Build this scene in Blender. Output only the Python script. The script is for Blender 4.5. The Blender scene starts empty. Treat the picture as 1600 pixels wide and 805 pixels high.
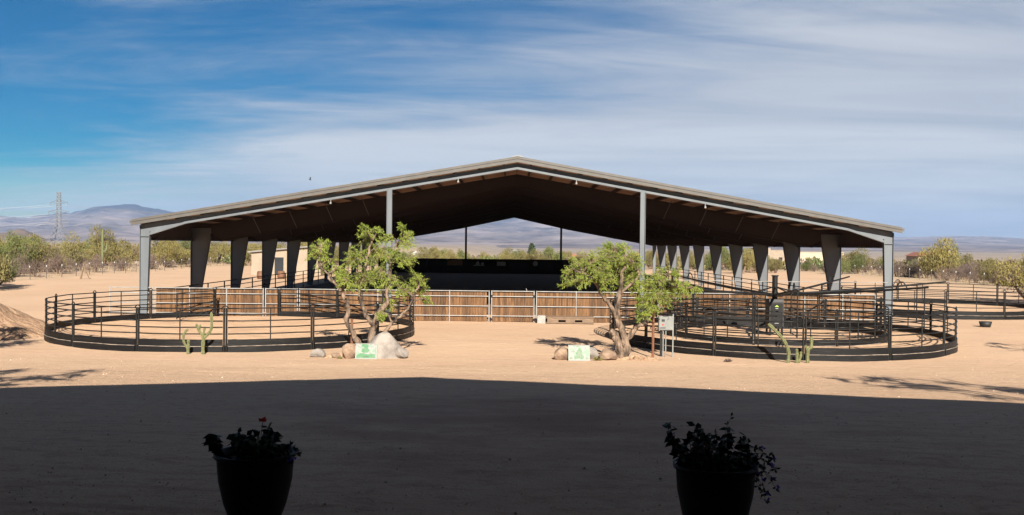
import bpy, bmesh, math, random
from mathutils import Vector, Matrix, noise as mn

random.seed(11)
R = math.radians
SC = bpy.context.scene
COL = SC.collection

# ------------------------------------------------------------------ camera, sky, sun, exposure
CAM_H = 4.3
cd = bpy.data.cameras.new("camera")
cam = bpy.data.objects.new("camera", cd)
COL.objects.link(cam)
cd.sensor_width = 36.0
cd.lens = 33.75
cd.clip_start = 0.1
cd.clip_end = 40000.0
cam.matrix_world = (Matrix.Translation((0, 0, CAM_H)) @ Matrix.Rotation(R(90 - 0.79), 4, 'X')
                    @ Matrix.Rotation(R(0.6), 4, 'Z'))
SC.camera = cam

SUN_VEC = Vector((0.153, -1.0, 0.55)).normalized()       # towards the sun
SUN_EL = math.asin(SUN_VEC.z)
SUN_AZ = math.atan2(SUN_VEC.x, SUN_VEC.y)

world = bpy.data.worlds.new("World")
SC.world = world
world.use_nodes = True
wn, wl = world.node_tree.nodes, world.node_tree.links
wn.clear()
def N(t, **kw):
    n = wn.new(t)
    for k, v in kw.items(): setattr(n, k, v)
    return n
w_out = N('ShaderNodeOutputWorld')
w_bg = N('ShaderNodeBackground')
w_bg.inputs['Strength'].default_value = 0.052
sky = N('ShaderNodeTexSky', sky_type='NISHITA', sun_disc=False)
sky.sun_elevation = SUN_EL
sky.sun_rotation = SUN_AZ
sky.altitude = 700
sky.air_density = 1.0
sky.dust_density = 0.0
sky.ozone_density = 3.0
hsv = N('ShaderNodeHueSaturation')
hsv.inputs['Saturation'].default_value = 2.6
hsv.inputs['Hue'].default_value = 0.503
hsv.inputs['Value'].default_value = 0.42
wl.new(sky.outputs[0], hsv.inputs['Color'])
tc = N('ShaderNodeTexCoord')
sep = N('ShaderNodeSeparateXYZ')
wl.new(tc.outputs['Generated'], sep.inputs[0])
def wmath(op, a, b=None, c=None, clamp=False):
    n = N('ShaderNodeMath', operation=op, use_clamp=clamp)
    for i, v in enumerate((a, b, c)):
        if v is None: continue
        if isinstance(v, (int, float)): n.inputs[i].default_value = v
        else: wl.new(v, n.inputs[i])
    return n.outputs[0]
zz = wmath('ADD', wmath('MAXIMUM', sep.outputs['Z'], 0.0), 0.07)
px_ = wmath('DIVIDE', sep.outputs['X'], zz)
py_ = wmath('DIVIDE', sep.outputs['Y'], zz)
def wnoise(sx, sy, scale, detail, rough, dist, off):
    c = N('ShaderNodeCombineXYZ')
    wl.new(wmath('ADD', wmath('MULTIPLY', px_, sx), wmath('MULTIPLY_ADD', py_, 0.10 * sx, off)), c.inputs[0])
    wl.new(wmath('MULTIPLY', py_, sy), c.inputs[1])
    c.inputs[2].default_value = off
    n = N('ShaderNodeTexNoise')
    n.inputs['Scale'].default_value = scale
    n.inputs['Detail'].default_value = detail
    n.inputs['Roughness'].default_value = rough
    n.inputs['Distortion'].default_value = dist
    wl.new(c.outputs[0], n.inputs['Vector'])
    return n.outputs['Fac']
n1 = wnoise(0.36, 0.9, 0.95, 8.0, 0.60, 1.3, 3.7)      # long cirrus streaks
n2 = wnoise(0.55, 0.9, 0.35, 4.0, 0.55, 0.5, 9.1)      # broad patches
n3 = wnoise(0.7, 1.5, 1.7, 6.0, 0.6, 1.2, 5.3)
# a bank of high cloud, thicker to the right and towards the horizon
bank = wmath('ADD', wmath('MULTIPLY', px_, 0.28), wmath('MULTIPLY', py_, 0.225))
# a thinner unseen veil, added overhead and behind, lifts and warms the shade; the clear blue gap is a band in the north-west
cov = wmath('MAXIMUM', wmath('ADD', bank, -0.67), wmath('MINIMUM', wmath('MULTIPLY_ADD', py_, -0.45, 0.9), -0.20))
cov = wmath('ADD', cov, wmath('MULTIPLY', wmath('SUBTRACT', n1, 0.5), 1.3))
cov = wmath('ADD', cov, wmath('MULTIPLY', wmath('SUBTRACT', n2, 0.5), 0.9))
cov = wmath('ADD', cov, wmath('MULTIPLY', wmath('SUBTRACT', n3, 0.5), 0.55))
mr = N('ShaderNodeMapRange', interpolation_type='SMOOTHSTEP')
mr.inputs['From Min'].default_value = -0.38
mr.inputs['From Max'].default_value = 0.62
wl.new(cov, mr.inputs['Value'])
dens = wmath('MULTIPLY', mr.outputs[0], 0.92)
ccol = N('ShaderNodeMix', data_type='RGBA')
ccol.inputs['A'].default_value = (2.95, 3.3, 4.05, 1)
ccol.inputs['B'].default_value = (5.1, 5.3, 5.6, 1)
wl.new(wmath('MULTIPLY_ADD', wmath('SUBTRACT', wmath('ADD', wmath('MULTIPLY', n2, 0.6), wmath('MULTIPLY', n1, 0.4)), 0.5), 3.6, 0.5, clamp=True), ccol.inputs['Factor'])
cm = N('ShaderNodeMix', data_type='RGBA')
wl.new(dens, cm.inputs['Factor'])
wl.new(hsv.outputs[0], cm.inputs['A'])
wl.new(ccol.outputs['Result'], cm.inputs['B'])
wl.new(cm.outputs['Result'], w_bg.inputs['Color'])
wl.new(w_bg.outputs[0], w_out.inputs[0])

sd = bpy.data.lights.new("sun", 'SUN')
sd.energy = 5.0
sd.angle = R(0.5)
sd.color = (1.0, 0.93, 0.82)
sun = bpy.data.objects.new("sun", sd)
COL.objects.link(sun)
sun.rotation_euler = SUN_VEC.to_track_quat('Z', 'Y').to_euler()
sun.location = (10, -60, 60)

vs = SC.view_settings
vs.view_transform = 'Standard'
vs.look = 'None'
vs.gamma = 1.0
vs.use_curve_mapping = False
vs.exposure = 1.33
SC.render.engine = 'CYCLES'
cy = SC.cycles
cy.use_denoising = True
try: cy.denoiser = 'OPENIMAGEDENOISE'
except Exception: pass
cy.max_bounces = 7
cy.diffuse_bounces = 4
cy.glossy_bounces = 3
cy.transmission_bounces = 4
cy.transparent_max_bounces = 8
cy.volume_bounces = 0
cy.use_adaptive_sampling = True
cy.adaptive_threshold = 0.015
cy.sample_clamp_indirect = 6.0

# ------------------------------------------------------------------ materials
M = {}
def mat(name, col, rough=0.7, col2=None, scale=3.0, stretch=(1, 1, 1), bump=0.0, bscale=30.0, bdist=0.02,
        metallic=0.0, objrand=0.0, detail=5.0, spec=0.4, translucent=0.0, contrast=(0.35, 0.65), dirt=None):
    m = bpy.data.materials.new(name)
    m.use_nodes = True
    t = m.node_tree
    nd, lk = t.nodes, t.links
    b = nd['Principled BSDF']
    b.inputs['Roughness'].default_value = rough
    b.inputs['Metallic'].default_value = metallic
    b.inputs['Specular IOR Level'].default_value = spec
    b.inputs['Base Color'].default_value = (*col, 1)
    tcn = nd.new('ShaderNodeTexCoord')
    mp = nd.new('ShaderNodeMapping')
    mp.inputs['Scale'].default_value = stretch
    lk.new(tcn.outputs['Object'], mp.inputs['Vector'])
    out = None
    if col2 is not None:
        n = nd.new('ShaderNodeTexNoise')
        n.inputs['Scale'].default_value = scale
        n.inputs['Detail'].default_value = detail
        n.inputs['Roughness'].default_value = 0.6
        if objrand:
            n.noise_dimensions = '4D'
            oi0 = nd.new('ShaderNodeObjectInfo')
            mu = nd.new('ShaderNodeMath'); mu.operation = 'MULTIPLY'; mu.inputs[1].default_value = 40
            lk.new(oi0.outputs['Random'], mu.inputs[0]); lk.new(mu.outputs[0], n.inputs['W'])
        lk.new(mp.outputs[0], n.inputs['Vector'])
        r = nd.new('ShaderNodeMapRange')
        r.inputs['From Min'].default_value, r.inputs['From Max'].default_value = contrast
        lk.new(n.outputs['Fac'], r.inputs['Value'])
        mx = nd.new('ShaderNodeMix'); mx.data_type = 'RGBA'
        mx.inputs['A'].default_value = (*col, 1); mx.inputs['B'].default_value = (*col2, 1)
        lk.new(r.outputs[0], mx.inputs['Factor'])
        out = mx.outputs['Result']
    if objrand:
        oi = nd.new('ShaderNodeObjectInfo')
        h = nd.new('ShaderNodeHueSaturation')
        r2 = nd.new('ShaderNodeMapRange')
        r2.inputs['To Min'].default_value = 1 - objrand; r2.inputs['To Max'].default_value = 1 + objrand
        lk.new(oi.outputs['Random'], r2.inputs['Value'])
        lk.new(r2.outputs[0], h.inputs['Value'])
        if out is not None: lk.new(out, h.inputs['Color'])
        else: h.inputs['Color'].default_value = (*col, 1)
        out = h.outputs[0]
    if out is not None: lk.new(out, b.inputs['Base Color'])
    if bump:
        nb = nd.new('ShaderNodeTexNoise')
        nb.inputs['Scale'].default_value = bscale; nb.inputs['Detail'].default_value = 6
        lk.new(mp.outputs[0], nb.inputs['Vector'])
        bp = nd.new('ShaderNodeBump')
        bp.inputs['Strength'].default_value = bump; bp.inputs['Distance'].default_value = bdist
        lk.new(nb.outputs['Fac'], bp.inputs['Height'])
        lk.new(bp.outputs[0], b.inputs['Normal'])
    if translucent:
        tr = nd.new('ShaderNodeBsdfTranslucent')
        if out is not None: lk.new(out, tr.inputs['Color'])
        else: tr.inputs['Color'].default_value = (*col, 1)
        ms = nd.new('ShaderNodeMixShader'); ms.inputs[0].default_value = translucent
        o = nd['Material Output']
        lk.new(b.outputs[0], ms.inputs[1]); lk.new(tr.outputs[0], ms.inputs[2]); lk.new(ms.outputs[0], o.inputs['Surface'])
    M[name] = m
    return m

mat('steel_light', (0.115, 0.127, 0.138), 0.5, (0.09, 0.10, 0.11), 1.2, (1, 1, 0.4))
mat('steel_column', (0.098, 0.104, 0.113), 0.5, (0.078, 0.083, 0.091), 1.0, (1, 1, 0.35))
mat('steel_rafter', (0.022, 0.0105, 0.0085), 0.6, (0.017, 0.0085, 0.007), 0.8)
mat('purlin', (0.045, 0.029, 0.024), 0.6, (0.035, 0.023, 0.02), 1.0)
mat('roof_metal', (0.14, 0.125, 0.11), 0.5, (0.12, 0.105, 0.09), 0.5)
mat('roof_lining', (0.58, 0.42, 0.31), 0.8, (0.48, 0.34, 0.25), 0.7)
mat('trim', (0.088, 0.079, 0.069), 0.5, (0.07, 0.063, 0.055), 2.0)
mat('side_sheet', (0.09, 0.068, 0.06), 0.55, (0.07, 0.053, 0.047), 1.0)
mat('black_pipe', (0.006, 0.006, 0.006), 0.45, (0.012, 0.011, 0.010), 4.0, spec=0.25)
mat('skirt', (0.0055, 0.0055, 0.006), 0.5, (0.02, 0.017, 0.015), 1.6, (0.6, 0.6, 5.0), spec=0.22, bump=0.25, bscale=6, contrast=(0.5, 0.85))
mat('sunlit_dust', (0.30, 0.24, 0.19), 0.9, (0.12, 0.10, 0.085), 3)
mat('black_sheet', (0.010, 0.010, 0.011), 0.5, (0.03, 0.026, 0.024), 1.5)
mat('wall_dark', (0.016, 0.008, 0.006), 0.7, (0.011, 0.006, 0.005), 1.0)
mat('white_pipe', (0.285, 0.278, 0.265), 0.45, (0.21, 0.20, 0.185), 3.0)
mat('board', (0.168, 0.082, 0.031), 0.8, (0.046, 0.023, 0.010), 2.2, (9, 9, 0.8), bump=0.5, bscale=12, bdist=0.006, objrand=0.36, contrast=(0.33, 0.68))
mat('old_timber', (0.20, 0.135, 0.085), 0.85, (0.12, 0.08, 0.055), 3, (1, 6, 6), bump=0.5, bscale=10, bdist=0.01)
mat('concrete', (0.30, 0.285, 0.265), 0.85, (0.23, 0.22, 0.20), 5, bump=0.3, bscale=40, bdist=0.005)
mat('rock', (0.27, 0.235, 0.205), 0.85, (0.135, 0.115, 0.10), 1.8, bump=0.9, bscale=5, bdist=0.05, contrast=(0.38, 0.66))
mat('rock_warm', (0.27, 0.185, 0.125), 0.85, (0.14, 0.09, 0.062), 2.2, bump=0.7, bscale=8, bdist=0.05, contrast=(0.38, 0.66))
mat('bark', (0.235, 0.165, 0.115), 0.9, (0.045, 0.03, 0.021), 7, (1, 1, 0.3), bump=1.0, bscale=11, bdist=0.10, contrast=(0.38, 0.62))
mat('twig', (0.20, 0.135, 0.09), 0.85, (0.13, 0.085, 0.06), 4)
mat('leaf_mesquite', (0.31, 0.375, 0.058), 0.6, (0.15, 0.20, 0.032), 1.6, translucent=0.3, contrast=(0.3, 0.7))
mat('leaf_olive', (0.215, 0.185, 0.062), 0.8, (0.13, 0.112, 0.045), 0.9, translucent=0.25, objrand=0.15)
mat('leaf_green', (0.15, 0.17, 0.05), 0.8, (0.085, 0.10, 0.033), 0.9, translucent=0.25, objrand=0.15)
mat('leaf_yellow', (0.245, 0.205, 0.06), 0.8, (0.155, 0.13, 0.045), 0.9, translucent=0.25, objrand=0.12)
mat('leaf_dry', (0.14, 0.098, 0.078), 0.8, (0.085, 0.06, 0.05), 0.9, objrand=0.15)
mat('leaf_pine', (0.05, 0.075, 0.03), 0.7, (0.03, 0.045, 0.02), 1.0)
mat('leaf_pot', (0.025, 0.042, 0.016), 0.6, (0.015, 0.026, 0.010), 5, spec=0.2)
mat('petal_red', (0.55, 0.06, 0.02), 0.6, (0.42, 0.03, 0.02), 20, translucent=0.3)
mat('petal_purple', (0.20, 0.12, 0.55), 0.6, (0.14, 0.08, 0.42), 20, translucent=0.3)
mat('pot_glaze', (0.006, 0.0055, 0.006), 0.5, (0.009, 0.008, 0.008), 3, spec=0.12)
mat('pot_soil', (0.04, 0.028, 0.02), 0.95, (0.02, 0.015, 0.01), 12)
mat('cactus', (0.15, 0.15, 0.062), 0.75, (0.08, 0.085, 0.034), 12, bump=0.6, bscale=30, bdist=0.02)
mat('saguaro', (0.12, 0.13, 0.055), 0.8, (0.09, 0.10, 0.045), 4)
mat('rust', (0.19, 0.075, 0.035), 0.85, (0.10, 0.045, 0.025), 8, bump=0.4, bscale=20, bdist=0.005)
mat('box_grey', (0.195, 0.20, 0.19), 0.5, (0.155, 0.16, 0.15), 4)
mat('red_mark', (0.6, 0.03, 0.03), 0.5)
mat('dark_mark', (0.02, 0.02, 0.022), 0.5)
mat('board_green', (0.055, 0.165, 0.075), 0.7, (0.12, 0.19, 0.12), 14, contrast=(0.4, 0.7))
mat('board_green_pale', (0.08, 0.18, 0.09), 0.7, (0.17, 0.20, 0.155), 16, contrast=(0.35, 0.6))
mat('board_dark', (0.10, 0.11, 0.10), 0.7, (0.2, 0.21, 0.2), 20)
mat('green_mark', (0.28, 0.48, 0.06), 0.5)
mat('post_cap', (0.36, 0.355, 0.335), 0.6)
mat('t_post', (0.10, 0.075, 0.06), 0.7, (0.06, 0.045, 0.04), 5)
mat('wire', (0.35, 0.33, 0.31), 0.5)
mat('tower_steel', (0.16, 0.165, 0.175), 0.5, (0.12, 0.125, 0.13), 2)
mat('stucco_tan', (0.28, 0.225, 0.17), 0.9, (0.24, 0.19, 0.14), 1.0)
mat('stucco_cream', (0.40, 0.33, 0.25), 0.9, (0.34, 0.28, 0.21), 0.8)
mat('stucco_white', (0.36, 0.34, 0.315), 0.9, (0.30, 0.28, 0.26), 0.8)
mat('roof_red', (0.28, 0.11, 0.075), 0.85, (0.21, 0.085, 0.06), 1.2)
mat('roof_grey', (0.20, 0.185, 0.17), 0.8, (0.16, 0.15, 0.14), 1.0)
mat('glass_dark', (0.02, 0.024, 0.03), 0.12, spec=0.6)
mat('barrel_wood', (0.17, 0.085, 0.045), 0.7, (0.10, 0.05, 0.03), 4, (4, 4, 1))
mat('feather', (0.03, 0.028, 0.026), 0.8)
mat('banner_dim', (0.30, 0.30, 0.30), 0.7)
mat('banner_brown', (0.20, 0.11, 0.06), 0.7)
mat('barn_sheet', (0.42, 0.26, 0.165), 0.7, (0.35, 0.21, 0.13), 0.6)
mat('rubber', (0.015, 0.015, 0.015), 0.6)
mat('dry_grass', (0.33, 0.25, 0.16), 0.9, (0.25, 0.185, 0.115), 0.6)
mat('pebble', (0.52, 0.39, 0.29), 0.9, (0.36, 0.25, 0.18), 3, objrand=0.0)
mat('clod', (0.40, 0.27, 0.18), 0.95, (0.32, 0.21, 0.14), 6)

def ground_material():
    m = bpy.data.materials.new('sand_ground'); m.use_nodes = True
    t = m.node_tree; nd, lk = t.nodes, t.links
    b = nd['Principled BSDF']; b.inputs['Roughness'].default_value = 0.95; b.inputs['Specular IOR Level'].default_value = 0.15
    g = nd.new('ShaderNodeNewGeometry')
    s = nd.new('ShaderNodeSeparateXYZ'); lk.new(g.outputs['Position'], s.inputs[0])
    def noise(scale, detail=5, rough=0.6, stretch=None, dist=0.0):
        n = nd.new('ShaderNodeTexNoise'); n.inputs['Scale'].default_value = scale
        n.inputs['Detail'].default_value = detail; n.inputs['Roughness'].default_value = rough
        n.inputs['Distortion'].default_value = dist
        if stretch:
            mp = nd.new('ShaderNodeMapping'); mp.inputs['Scale'].default_value = stretch
            lk.new(g.outputs['Position'], mp.inputs[0]); lk.new(mp.outputs[0], n.inputs['Vector'])
        else: lk.new(g.outputs['Position'], n.inputs['Vector'])
        return n.outputs['Fac']
    def rng(v, a, c, lo=0.0, hi=1.0):
        r = nd.new('ShaderNodeMapRange'); r.inputs[1].default_value = a; r.inputs[2].default_value = c
        r.inputs[3].default_value = lo; r.inputs[4].default_value = hi
        lk.new(v, r.inputs[0]); return r.outputs[0]
    def mth(op, a, c=None, clamp=False):
        n = nd.new('ShaderNodeMath'); n.operation = op; n.use_clamp = clamp
        for i, v in enumerate((a, c)):
            if v is None: continue
            if isinstance(v, (int, float)): n.inputs[i].default_value = v
            else: lk.new(v, n.inputs[i])
        return n.outputs[0]
    def mix(f, a, c):
        x = nd.new('ShaderNodeMix'); x.data_type = 'RGBA'
        if isinstance(f, float): x.inputs['Factor'].default_value = f
        else: lk.new(f, x.inputs['Factor'])
        for k, v in (('A', a), ('B', c)):
            if isinstance(v, tuple): x.inputs[k].default_value = (*v, 1)
            else: lk.new(v, x.inputs[k])
        return x.outputs['Result']
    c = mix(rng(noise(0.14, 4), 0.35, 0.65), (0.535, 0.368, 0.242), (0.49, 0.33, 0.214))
    c = mix(rng(noise(0.55, 6, 0.65, (0.35, 1.0, 1.0)), 0.55, 0.78, 0.0, 0.35), c, (0.42, 0.265, 0.17))
    # damp, trodden soil near the barn mouth (a stain with its own outline)
    dx = mth('MULTIPLY', mth('ADD', s.outputs['X'], -0.8), 0.15)
    dy = mth('MULTIPLY', mth('ADD', s.outputs['Y'], -18.0), 0.16)
    dd = mth('SQRT', mth('ADD', mth('MULTIPLY', dx, dx), mth('MULTIPLY', dy, dy)))
    damp = mth('SUBTRACT', 1.0, mth('ADD', dd, mth('MULTIPLY', mth('SUBTRACT', noise(0.8, 7, 0.65, (0.6, 1.3, 1)), 0.5), 2.6)), clamp=True)
    c = mix(mth('MULTIPLY', damp, 0.7), c, (0.27, 0.14, 0.09))
    fine = noise(26, 3, 0.7)
    c = mix(rng(fine, 0.46, 0.76, 0.0, 0.5), c, (0.36, 0.232, 0.152))
    c = mix(mth('MULTIPLY', rng(noise(5.5, 6, 0.75, (0.5, 1.0, 1.0)), 0.50, 0.66), rng(s.outputs['Y'], 24.0, 40.0, 0.55, 0.12)), c, (0.27, 0.155, 0.098))
    # drag and wheel lines curving across the yard
    wv = nd.new('ShaderNodeTexWave'); wv.wave_type = 'RINGS'; wv.rings_direction = 'Z'; wv.inputs['Scale'].default_value = 0.35; wv.inputs['Distortion'].default_value = 3.0; wv.inputs['Detail'].default_value = 4; wv.inputs['Detail Scale'].default_value = 0.6
    mpw = nd.new('ShaderNodeMapping'); mpw.inputs['Location'].default_value = (14, 30, 0); mpw.inputs['Scale'].default_value = (0.55, 1.0, 0.0); lk.new(g.outputs['Position'], mpw.inputs[0]); lk.new(mpw.outputs[0], wv.inputs['Vector'])
    trk = mth('MULTIPLY', rng(wv.outputs['Fac'], 0.86, 0.97), rng(noise(0.22, 3), 0.46, 0.62, 0.0, 0.42))
    c = mix(trk, c, (0.36, 0.225, 0.145))
    gravel = rng(noise(60, 2, 0.6), 0.66, 0.72, 0.0, 0.8)
    near = rng(s.outputs['Y'], 24.0, 34.0, 1.0, 0.15)
    c = mix(mth('MULTIPLY', gravel, near), c, (0.60, 0.45, 0.33))
    # open desert outside the yard: pale straw and gravel
    ax = mth('ABSOLUTE', s.outputs['X'])
    far = mth('MAXIMUM', rng(mth('ADD', ax, mth('MULTIPLY', noise(0.08, 5), 10)), 54, 62), rng(mth('ADD', s.outputs['Y'], mth('MULTIPLY', noise(0.06, 5), 20)), 172, 190))
    des = mix(rng(noise(0.25, 6), 0.35, 0.65), (0.46, 0.345, 0.225), (0.33, 0.235, 0.155))
    c = mix(far, c, des)
    plain = rng(s.outputs['Y'], 400, 1200)
    scr = mix(rng(noise(0.012, 8, 0.7), 0.35, 0.65), (0.31, 0.25, 0.20), (0.20, 0.165, 0.13))
    c = mix(plain, c, scr)
    lk.new(c, b.inputs['Base Color'])
    vo = nd.new('ShaderNodeTexVoronoi'); vo.inputs['Scale'].default_value = 2.3; lk.new(g.outputs['Position'], vo.inputs['Vector'])
    hoof = mth('MULTIPLY', rng(vo.outputs['Distance'], 0.20, 0.34, -1.0, 0.0), rng(noise(0.3, 4), 0.47, 0.6))     # trodden dents
    rough = mth('ADD', mth('MULTIPLY', noise(11, 6, 0.75), 0.045), mth('MULTIPLY', noise(45, 3, 0.6), 0.010))
    rough = mth('MULTIPLY', rough, rng(s.outputs['Y'], 22.0, 34.0, 1.5, 0.5))
    h = mth('ADD', mth('ADD', mth('MULTIPLY', noise(1.6, 5, 0.6, (0.6, 1, 1)), 0.06), rough), mth('MULTIPLY', hoof, 0.02))
    bp = nd.new('ShaderNodeBump'); bp.inputs['Strength'].default_value = 0.75; bp.inputs['Distance'].default_value = 1.0
    lk.new(h, bp.inputs['Height']); lk.new(bp.outputs[0], b.inputs['Normal'])
    M['sand_ground'] = m
ground_material()

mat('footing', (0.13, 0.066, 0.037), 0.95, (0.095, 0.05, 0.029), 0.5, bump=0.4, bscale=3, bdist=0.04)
mat('pen_sand', (0.55, 0.365, 0.23), 0.95, (0.47, 0.305, 0.19), 0.6, bump=0.8, bscale=2.5, bdist=0.12, spec=0.1)
mat('mound_dirt', (0.40, 0.26, 0.165), 0.95, (0.28, 0.175, 0.11), 0.8, bump=0.8, bscale=3.5, bdist=0.2, spec=0.1)
mat('mountain', (0.255, 0.21, 0.20), 0.95, (0.085, 0.076, 0.08), 0.0022, (1, 1, 2.0), detail=11, contrast=(0.38, 0.62), spec=0.05)  # mottled colour paints in bare rock and cloud shadow patches
def mountain_zones():
    # pale alluvial fans below, brushy rock higher up, with cloud shadow painted into its dark colour
    nd, lk = M['mountain'].node_tree.nodes, M['mountain'].node_tree.links
    b = nd['Principled BSDF']; src = b.inputs['Base Color'].links[0].from_socket
    g = nd.new('ShaderNodeNewGeometry'); sp = nd.new('ShaderNodeSeparateXYZ'); lk.new(g.outputs['Position'], sp.inputs[0])
    n = nd.new('ShaderNodeTexNoise'); n.inputs['Scale'].default_value = 0.0012; n.inputs['Detail'].default_value = 8; lk.new(g.outputs['Position'], n.inputs['Vector'])
    a = nd.new('ShaderNodeMath'); a.operation = 'MULTIPLY_ADD'; a.inputs[1].default_value = 420; lk.new(n.outputs['Fac'], a.inputs[0]); lk.new(sp.outputs['Z'], a.inputs[2])
    r = nd.new('ShaderNodeMapRange'); r.inputs[1].default_value = 400; r.inputs[2].default_value = 540; lk.new(a.outputs[0], r.inputs[0])
    x = nd.new('ShaderNodeMix'); x.data_type = 'RGBA'; lk.new(r.outputs[0], x.inputs['Factor']); lk.new(src, x.inputs['A']); x.inputs['B'].default_value = (0.042, 0.043, 0.05, 1)
    lk.new(x.outputs['Result'], b.inputs['Base Color'])
mountain_zones()
mat('hill', (0.17, 0.115, 0.085), 0.95, (0.10, 0.075, 0.05), 0.02, detail=8, spec=0.05)

def sign_material(name, seed):
    m = bpy.data.materials.new(name); m.use_nodes = True
    nd, lk = m.node_tree.nodes, m.node_tree.links
    b = nd['Principled BSDF']; b.inputs['Roughness'].default_value = 0.6
    t = nd.new('ShaderNodeTexCoord'); mp = nd.new('ShaderNodeMapping'); mp.inputs['Location'].default_value = (seed, 0, seed * 0.7)
    lk.new(t.outputs['Object'], mp.inputs[0])
    def no(sc, a, c_):
        n = nd.new('ShaderNodeTexNoise'); n.inputs['Scale'].default_value = sc; n.inputs['Detail'].default_value = 5; n.inputs['Roughness'].default_value = 0.65
        lk.new(mp.outputs[0], n.inputs['Vector'])
        r = nd.new('ShaderNodeMapRange'); r.inputs[1].default_value = a; r.inputs[2].default_value = c_
        lk.new(n.outputs['Fac'], r.inputs[0]); return r.outputs[0]
    def mx(f, A, B):
        x = nd.new('ShaderNodeMix'); x.data_type = 'RGBA'; lk.new(f, x.inputs['Factor'])
        for k, v in (('A', A), ('B', B)):
            if isinstance(v, tuple): x.inputs[k].default_value = (*v, 1)
            else: lk.new(v, x.inputs[k])
        return x.outputs['Result']
    c = mx(no(9, 0.55, 0.62), (0.215, 0.215, 0.20), (0.15, 0.155, 0.145))
    c = mx(no(8, 0.46, 0.6), c, (0.125, 0.205, 0.135))
    lk.new(c, b.inputs['Base Color'])
    M[name] = m
sign_material('sign_paint', 1.0)
sign_material('sign_paint_faded', 4.3)

# ------------------------------------------------------------------ geometry helpers
class MB:
    def __init__(s): s.v = []; s.f = []
    def add(s, vs, fs):
        o = len(s.v); s.v.extend(vs); s.f.extend([tuple(i + o for i in f) for f in fs]); return s
    def box(s, x0, x1, y0, y1, z0, z1):
        return s.add([(x0, y0, z0), (x1, y0, z0), (x1, y1, z0), (x0, y1, z0), (x0, y0, z1), (x1, y0, z1), (x1, y1, z1), (x0, y1, z1)],
                     [(0, 3, 2, 1), (4, 5, 6, 7), (0, 1, 5, 4), (1, 2, 6, 5), (2, 3, 7, 6), (3, 0, 4, 7)])
    def prism(s, poly, y0, y1):
        """polygon in (x, z), pushed from y0 to y1"""
        n = len(poly)
        vs = [(x, y0, z) for x, z in poly] + [(x, y1, z) for x, z in poly]
        fs = [tuple(range(n)), tuple(range(2 * n - 1, n - 1, -1))]
        fs += [(i, i + n, (i + 1) % n + n, (i + 1) % n) for i in range(n)]
        return s.add(vs, fs)
    def prism_x(s, poly, x0, x1):
        n = len(poly)
        vs = [(x0, y, z) for y, z in poly] + [(x1, y, z) for y, z in poly]
        fs = [tuple(range(n - 1, -1, -1)), tuple(range(n, 2 * n))]
        fs += [(i, (i + 1) % n, (i + 1) % n + n, i + n) for i in range(n)]
        return s.add(vs, fs)
    def bar(s, a, b, w, h):
        """box-section bar between two points"""
        a, b = Vector(a), Vector(b); d = (b - a).normalized()
        u = d.cross(Vector((0, 0, 1)))
        if u.length < 1e-4: u = Vector((1, 0, 0))
        u.normalize(); q = u.cross(d).normalized()
        u *= w / 2; q *= h / 2
        vs = [tuple(p) for p in (a - u - q, a + u - q, a + u + q, a - u + q, b - u - q, b + u - q, b + u + q, b - u + q)]
        return s.add(vs, [(0, 1, 2, 3), (7, 6, 5, 4), (0, 4, 5, 1), (1, 5, 6, 2), (2, 6, 7, 3), (3, 7, 4, 0)])
    def tube(s, pts, rad, n=6, cap=True, rib=0.0):
        pts = [Vector(p) for p in pts]
        if not isinstance(rad, (list, tuple)): rad = [rad] * len(pts)
        vs, fs = [], []
        ref = None
        for i, p in enumerate(pts):
            d = (pts[min(i + 1, len(pts) - 1)] - pts[max(i - 1, 0)])
            if d.length < 1e-6: d = Vector((0, 0, 1))
            d.normalize()
            if ref is None:
                ref = Vector((1, 0, 0)) if abs(d.x) < 0.8 else Vector((0, 1, 0))
            u = (ref - d * ref.dot(d)).normalized(); w = d.cross(u); ref = u
            for k in range(n):
                a = 2 * math.pi * k / n
                vs.append(tuple(p + (u * math.cos(a) + w * math.sin(a)) * rad[i] * (1 + rib * (k % 2))))
        for i in range(len(pts) - 1):
            for k in range(n):
                fs.append((i * n + k, i * n + (k + 1) % n, (i + 1) * n + (k + 1) % n, (i + 1) * n + k))
        if cap:
            fs.append(tuple(range(n - 1, -1, -1))); fs.append(tuple(range(len(vs) - n, len(vs))))
        return s.add(vs, fs)
    def lathe(s, c, prof, n=20):
        cx, cy_, cz = c
        vs = []
        for r, z in prof:
            for k in range(n):
                a = 2 * math.pi * k / n
                vs.append((cx + r * math.cos(a), cy_ + r * math.sin(a), cz + z))
        fs = [(i * n + k, i * n + (k + 1) % n, (i + 1) * n + (k + 1) % n, (i + 1) * n + k) for i in range(len(prof) - 1) for k in range(n)]
        return s.add(vs, fs)
    def leaf(s, p, d, ln, wd):
        d = d.normalized()
        u = d.cross(Vector((random.uniform(-1, 1), random.uniform(-1, 1), random.uniform(-1, 1))))
        if u.length < 1e-3: u = Vector((1, 0, 0))
        u = u.normalized() * wd * 0.5
        m = p + d * ln * 0.45
        return s.add([tuple(p), tuple(m + u), tuple(p + d * ln), tuple(m - u)], [(0, 1, 2, 3)])
    def build(s, name, material, parent=None, smooth=False, off=None):
        me = bpy.data.meshes.new(name)
        o3 = Vector(off) if off is not None else (parent_world(parent) if parent is not None else Vector((0, 0, 0)))
        me.from_pydata([(x - o3.x, y - o3.y, z - o3.z) for x, y, z in s.v], [], s.f)
        me.materials.append(M[material])
        if smooth: me.polygons.foreach_set('use_smooth', [True] * len(me.polygons))
        me.update()
        ob = bpy.data.objects.new(name, me); COL.objects.link(ob)
        if parent is not None: ob.parent = parent
        elif off is not None: ob.location = off
        return ob

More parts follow.
